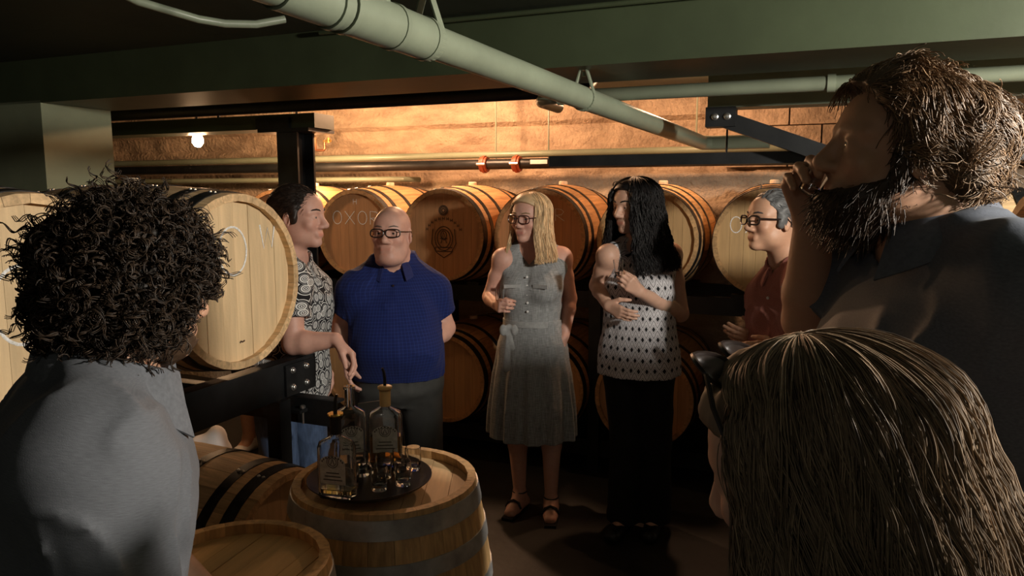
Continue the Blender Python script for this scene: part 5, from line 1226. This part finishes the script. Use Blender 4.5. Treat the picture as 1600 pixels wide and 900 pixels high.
def bottle(c, ang, label, h, w, d, liquid, stop, lab=True, fill=.5, tint=(.85, .42, .10), neck=.05):
    root = empty('bottle', c); tag(root, label, 'bottle', 'bottles on the tray')
    nk = .0135; body = h
    outer = [(0, w * .94, d * .92, 5), (.006, w, d, 6), (body * .82, w, d, 6), (body * .90, w * .93, d * .95, 4), (body * .96, w * .55, d * .75, 3), (body, nk * 1.05, nk * 1.05, 2), (body + neck * .85, nk, nk, 2), (body + neck * .86, nk * 1.3, nk * 1.3, 2), (body + neck, nk * 1.3, nk * 1.3, 2)]
    inner = [(body + neck, nk * .75, nk * .75, 2), (body, nk * .75, nk * .75, 2), (body * .955, w * .45, d * .6, 3), (body * .89, w * .86, d * .82, 4), (body * .81, w * .93, d * .84, 6), (.016, w * .93, d * .84, 6), (.014, w * .8, d * .7, 5)]
    vs, fs = flask_mesh(outer + inner, A(0, 0, 0), 0); o = MB().add(vs, fs).build('glass_body', 'glass', root); o.rotation_euler = (0, 0, ang)
    if liquid:
        lv = [(.0155, w * .925, d * .83, 6), (body * fill, w * .925, d * .83, 6)]; vs, fs = flask_mesh(lv, A(0, 0, 0), 0); q = MB().add(vs, fs).build('liquid', liquid, root); q.rotation_euler = (0, 0, ang)
    if lab:
        m = MB(); W2 = w * .74; pts = [(-W2, body * .26), (W2, body * .26), (W2, body * .60)] + [(W2 * math.cos(a), body * .60 + W2 * .55 * math.sin(a)) for a in np.linspace(.15, math.pi - .15, 9)] + [(-W2, body * .60)]; k = len(pts)
        m.add([(x, -d - .0008, z) for x, z in pts] + [(x, -d - .0002, z) for x, z in pts], [tuple(range(k)), tuple(range(k, 2 * k))[::-1]] + [(i, (i + 1) % k, k + (i + 1) % k, k + i) for i in range(k)])
        q = m.build('paper_label', 'label_print', root, smooth=False); q.rotation_euler = (0, 0, ang)
        m = MB(); zc = body * .62
        for r in (.016, .011): m.tube([(r * math.cos(a), -d - .0012, zc + r * math.sin(a)) for a in np.linspace(0, 2 * math.pi, 22, endpoint=False)], .0009, 4, closed=True)
        m.tube([(-.005, -d - .0012, zc - .007), (0, -d - .0012, zc + .008), (.005, -d - .0012, zc - .007)], .0012, 4)
        for a in np.linspace(.35, math.pi - .35, 9): m.box((W2 * .86 * math.cos(a), -d - .0012, body * .585 + W2 * .52 * math.sin(a)), (.0018, .0004, .0026))
        for r_ in range(3): m.box((0, -d - .0012, body * (.33 + .055 * r_)), (W2 * (.75 - .12 * r_), .0004, .0014))
        q = m.build('label_print', 'print_ink', root); q.rotation_euler = (0, 0, ang)
    z = body + neck
    if stop == 'spout':
        MB().lathe([(nk * .8, -.02), (nk * .8, .0)], (0, 0, z), None, 14).build('stopper', 'rubber', root); MB().lathe([(nk * 1.5, 0), (nk * 1.6, .003), (nk * 1.5, .006)], (0, 0, z), None, 18).build('collar_ring', 'gold', root)
        MB().tube([(0, 0, z + .004), (0, 0, z + .03), (.002, -.002, z + .045), (.006, -.004, z + .058)], [.0055, .005, .0042, .0036], 10).build('pour_spout', 'rubber', root)
        MB().lathe([(nk * 1.12, -neck * .9), (nk * 1.14, -.001)], (0, 0, z), None, 18, False, False).build('neck_seal', 'rubber', root)
    elif stop == 'cork':
        MB().lathe([(nk * 1.22, -neck * .95), (nk * 1.24, -.002), (nk * 1.6, .0), (nk * 1.6, .006), (nk * 1.2, .009)], (0, 0, z), None, 18).build('neck_seal', 'cork_gold', root)
        MB().tube([(0, 0, z + .006), (0, 0, z + .03), (-.002, -.002, z + .05), (-.006, -.004, z + .062)], [.005, .0045, .004, .0034], 10).build('pour_spout', 'rubber', root)
def on(px, py, Y=None):       # point of the tray floor seen at a pixel
    a = W(px, py, 1.0); d = a - A(0, 0, CAMH); t = (TT - CAMH) / d[2]; return A(0, 0, CAMH) + d * t
bottle(on(528, 776), rad(-14), 'clear flat bottle with black spout, nearly empty, front left of tray', .170, .049, .024, 'whisky_thin', 'spout', fill=.16, neck=.055)
bottle(on(549, 728), rad(20), 'open clear bottle standing behind the front left bottle', .185, .046, .026, None, 'none', lab=True, neck=.06)
bottle(on(604, 726), rad(4), 'clear bottle with cork-coloured neck seal and amber whisky', .180, .049, .026, 'whisky', 'cork', fill=.52, neck=.055)

gl = [(548, 762, 'shot glass at the front left of the tray'), (593, 765, 'shot glass at the front middle of the tray'), (630, 757, 'shot glass at the front right of the tray'),
      (600, 746, 'shot glass in the middle row behind the front glasses'), (626, 738, 'shot glass in the middle row at the right'), (646, 733, 'shot glass standing apart at the right rim of the tray'), (566, 742, 'shot glass between the two left bottles and the middle')]
def bar_glass():
    r = .0235; h = .068
    return MB().lathe([(.0005, 0), (r * .86, 0), (r * .90, .004), (r * .86, .010), (r * .98, .030), (r, h - .008), (r * .95, h), (r * .95 - .002, h), (r * .9, h - .01), (r * .88, .028), (r * .74, .016), (.0005, .014)], (0, 0, 0), None, 22, False, False)
g0 = None
for px, py, lb in gl:
    q = on(px, py)
    if g0 is None: g0 = bar_glass().build('shot_glass', 'glass'); o = g0
    else: o = g0.copy(); COL.objects.link(o)
    o.location = q; tag(o, lb, 'glass', 'shot glasses on the tray')
# slate coloured folded card behind the bottles
cc = on(579, 708); root = empty('tent_card', cc); tag(root, 'dark grey folded card standing behind the bottles', 'card')
Rz = rotz(rad(28))
for s_ in (-1, 1):
    m = MB(); Rq = Rz @ rotx(s_ * rad(17)); m.box(Rz @ A(0, s_ * .027, .082), (.036, .0012, .086), Rq); m.build('card_face', 'card_slate', root, smooth=False)
# white bag on the floor behind the rack
S = Sdf(); bc = W(322, 690, 4.3); bc[2] = .0; S.ell(bc + A(0, 0, .11), (.14, .10, .13), I3, .05, 'a'); S.ell(bc + A(.07, 0, .2), (.07, .05, .10), I3, .05, 'a'); S.disp(lambda P: .012 * vnoise(P * 14)); S.clip(A(0, 0, .001), -Z); Vt, F = S.mesh(.01)
o = np_mesh('cloth_bag', Vt, F, 'cloth_white', None, bc); tag(o, 'white cloth bag on the floor seen below the steel beam', 'bag')
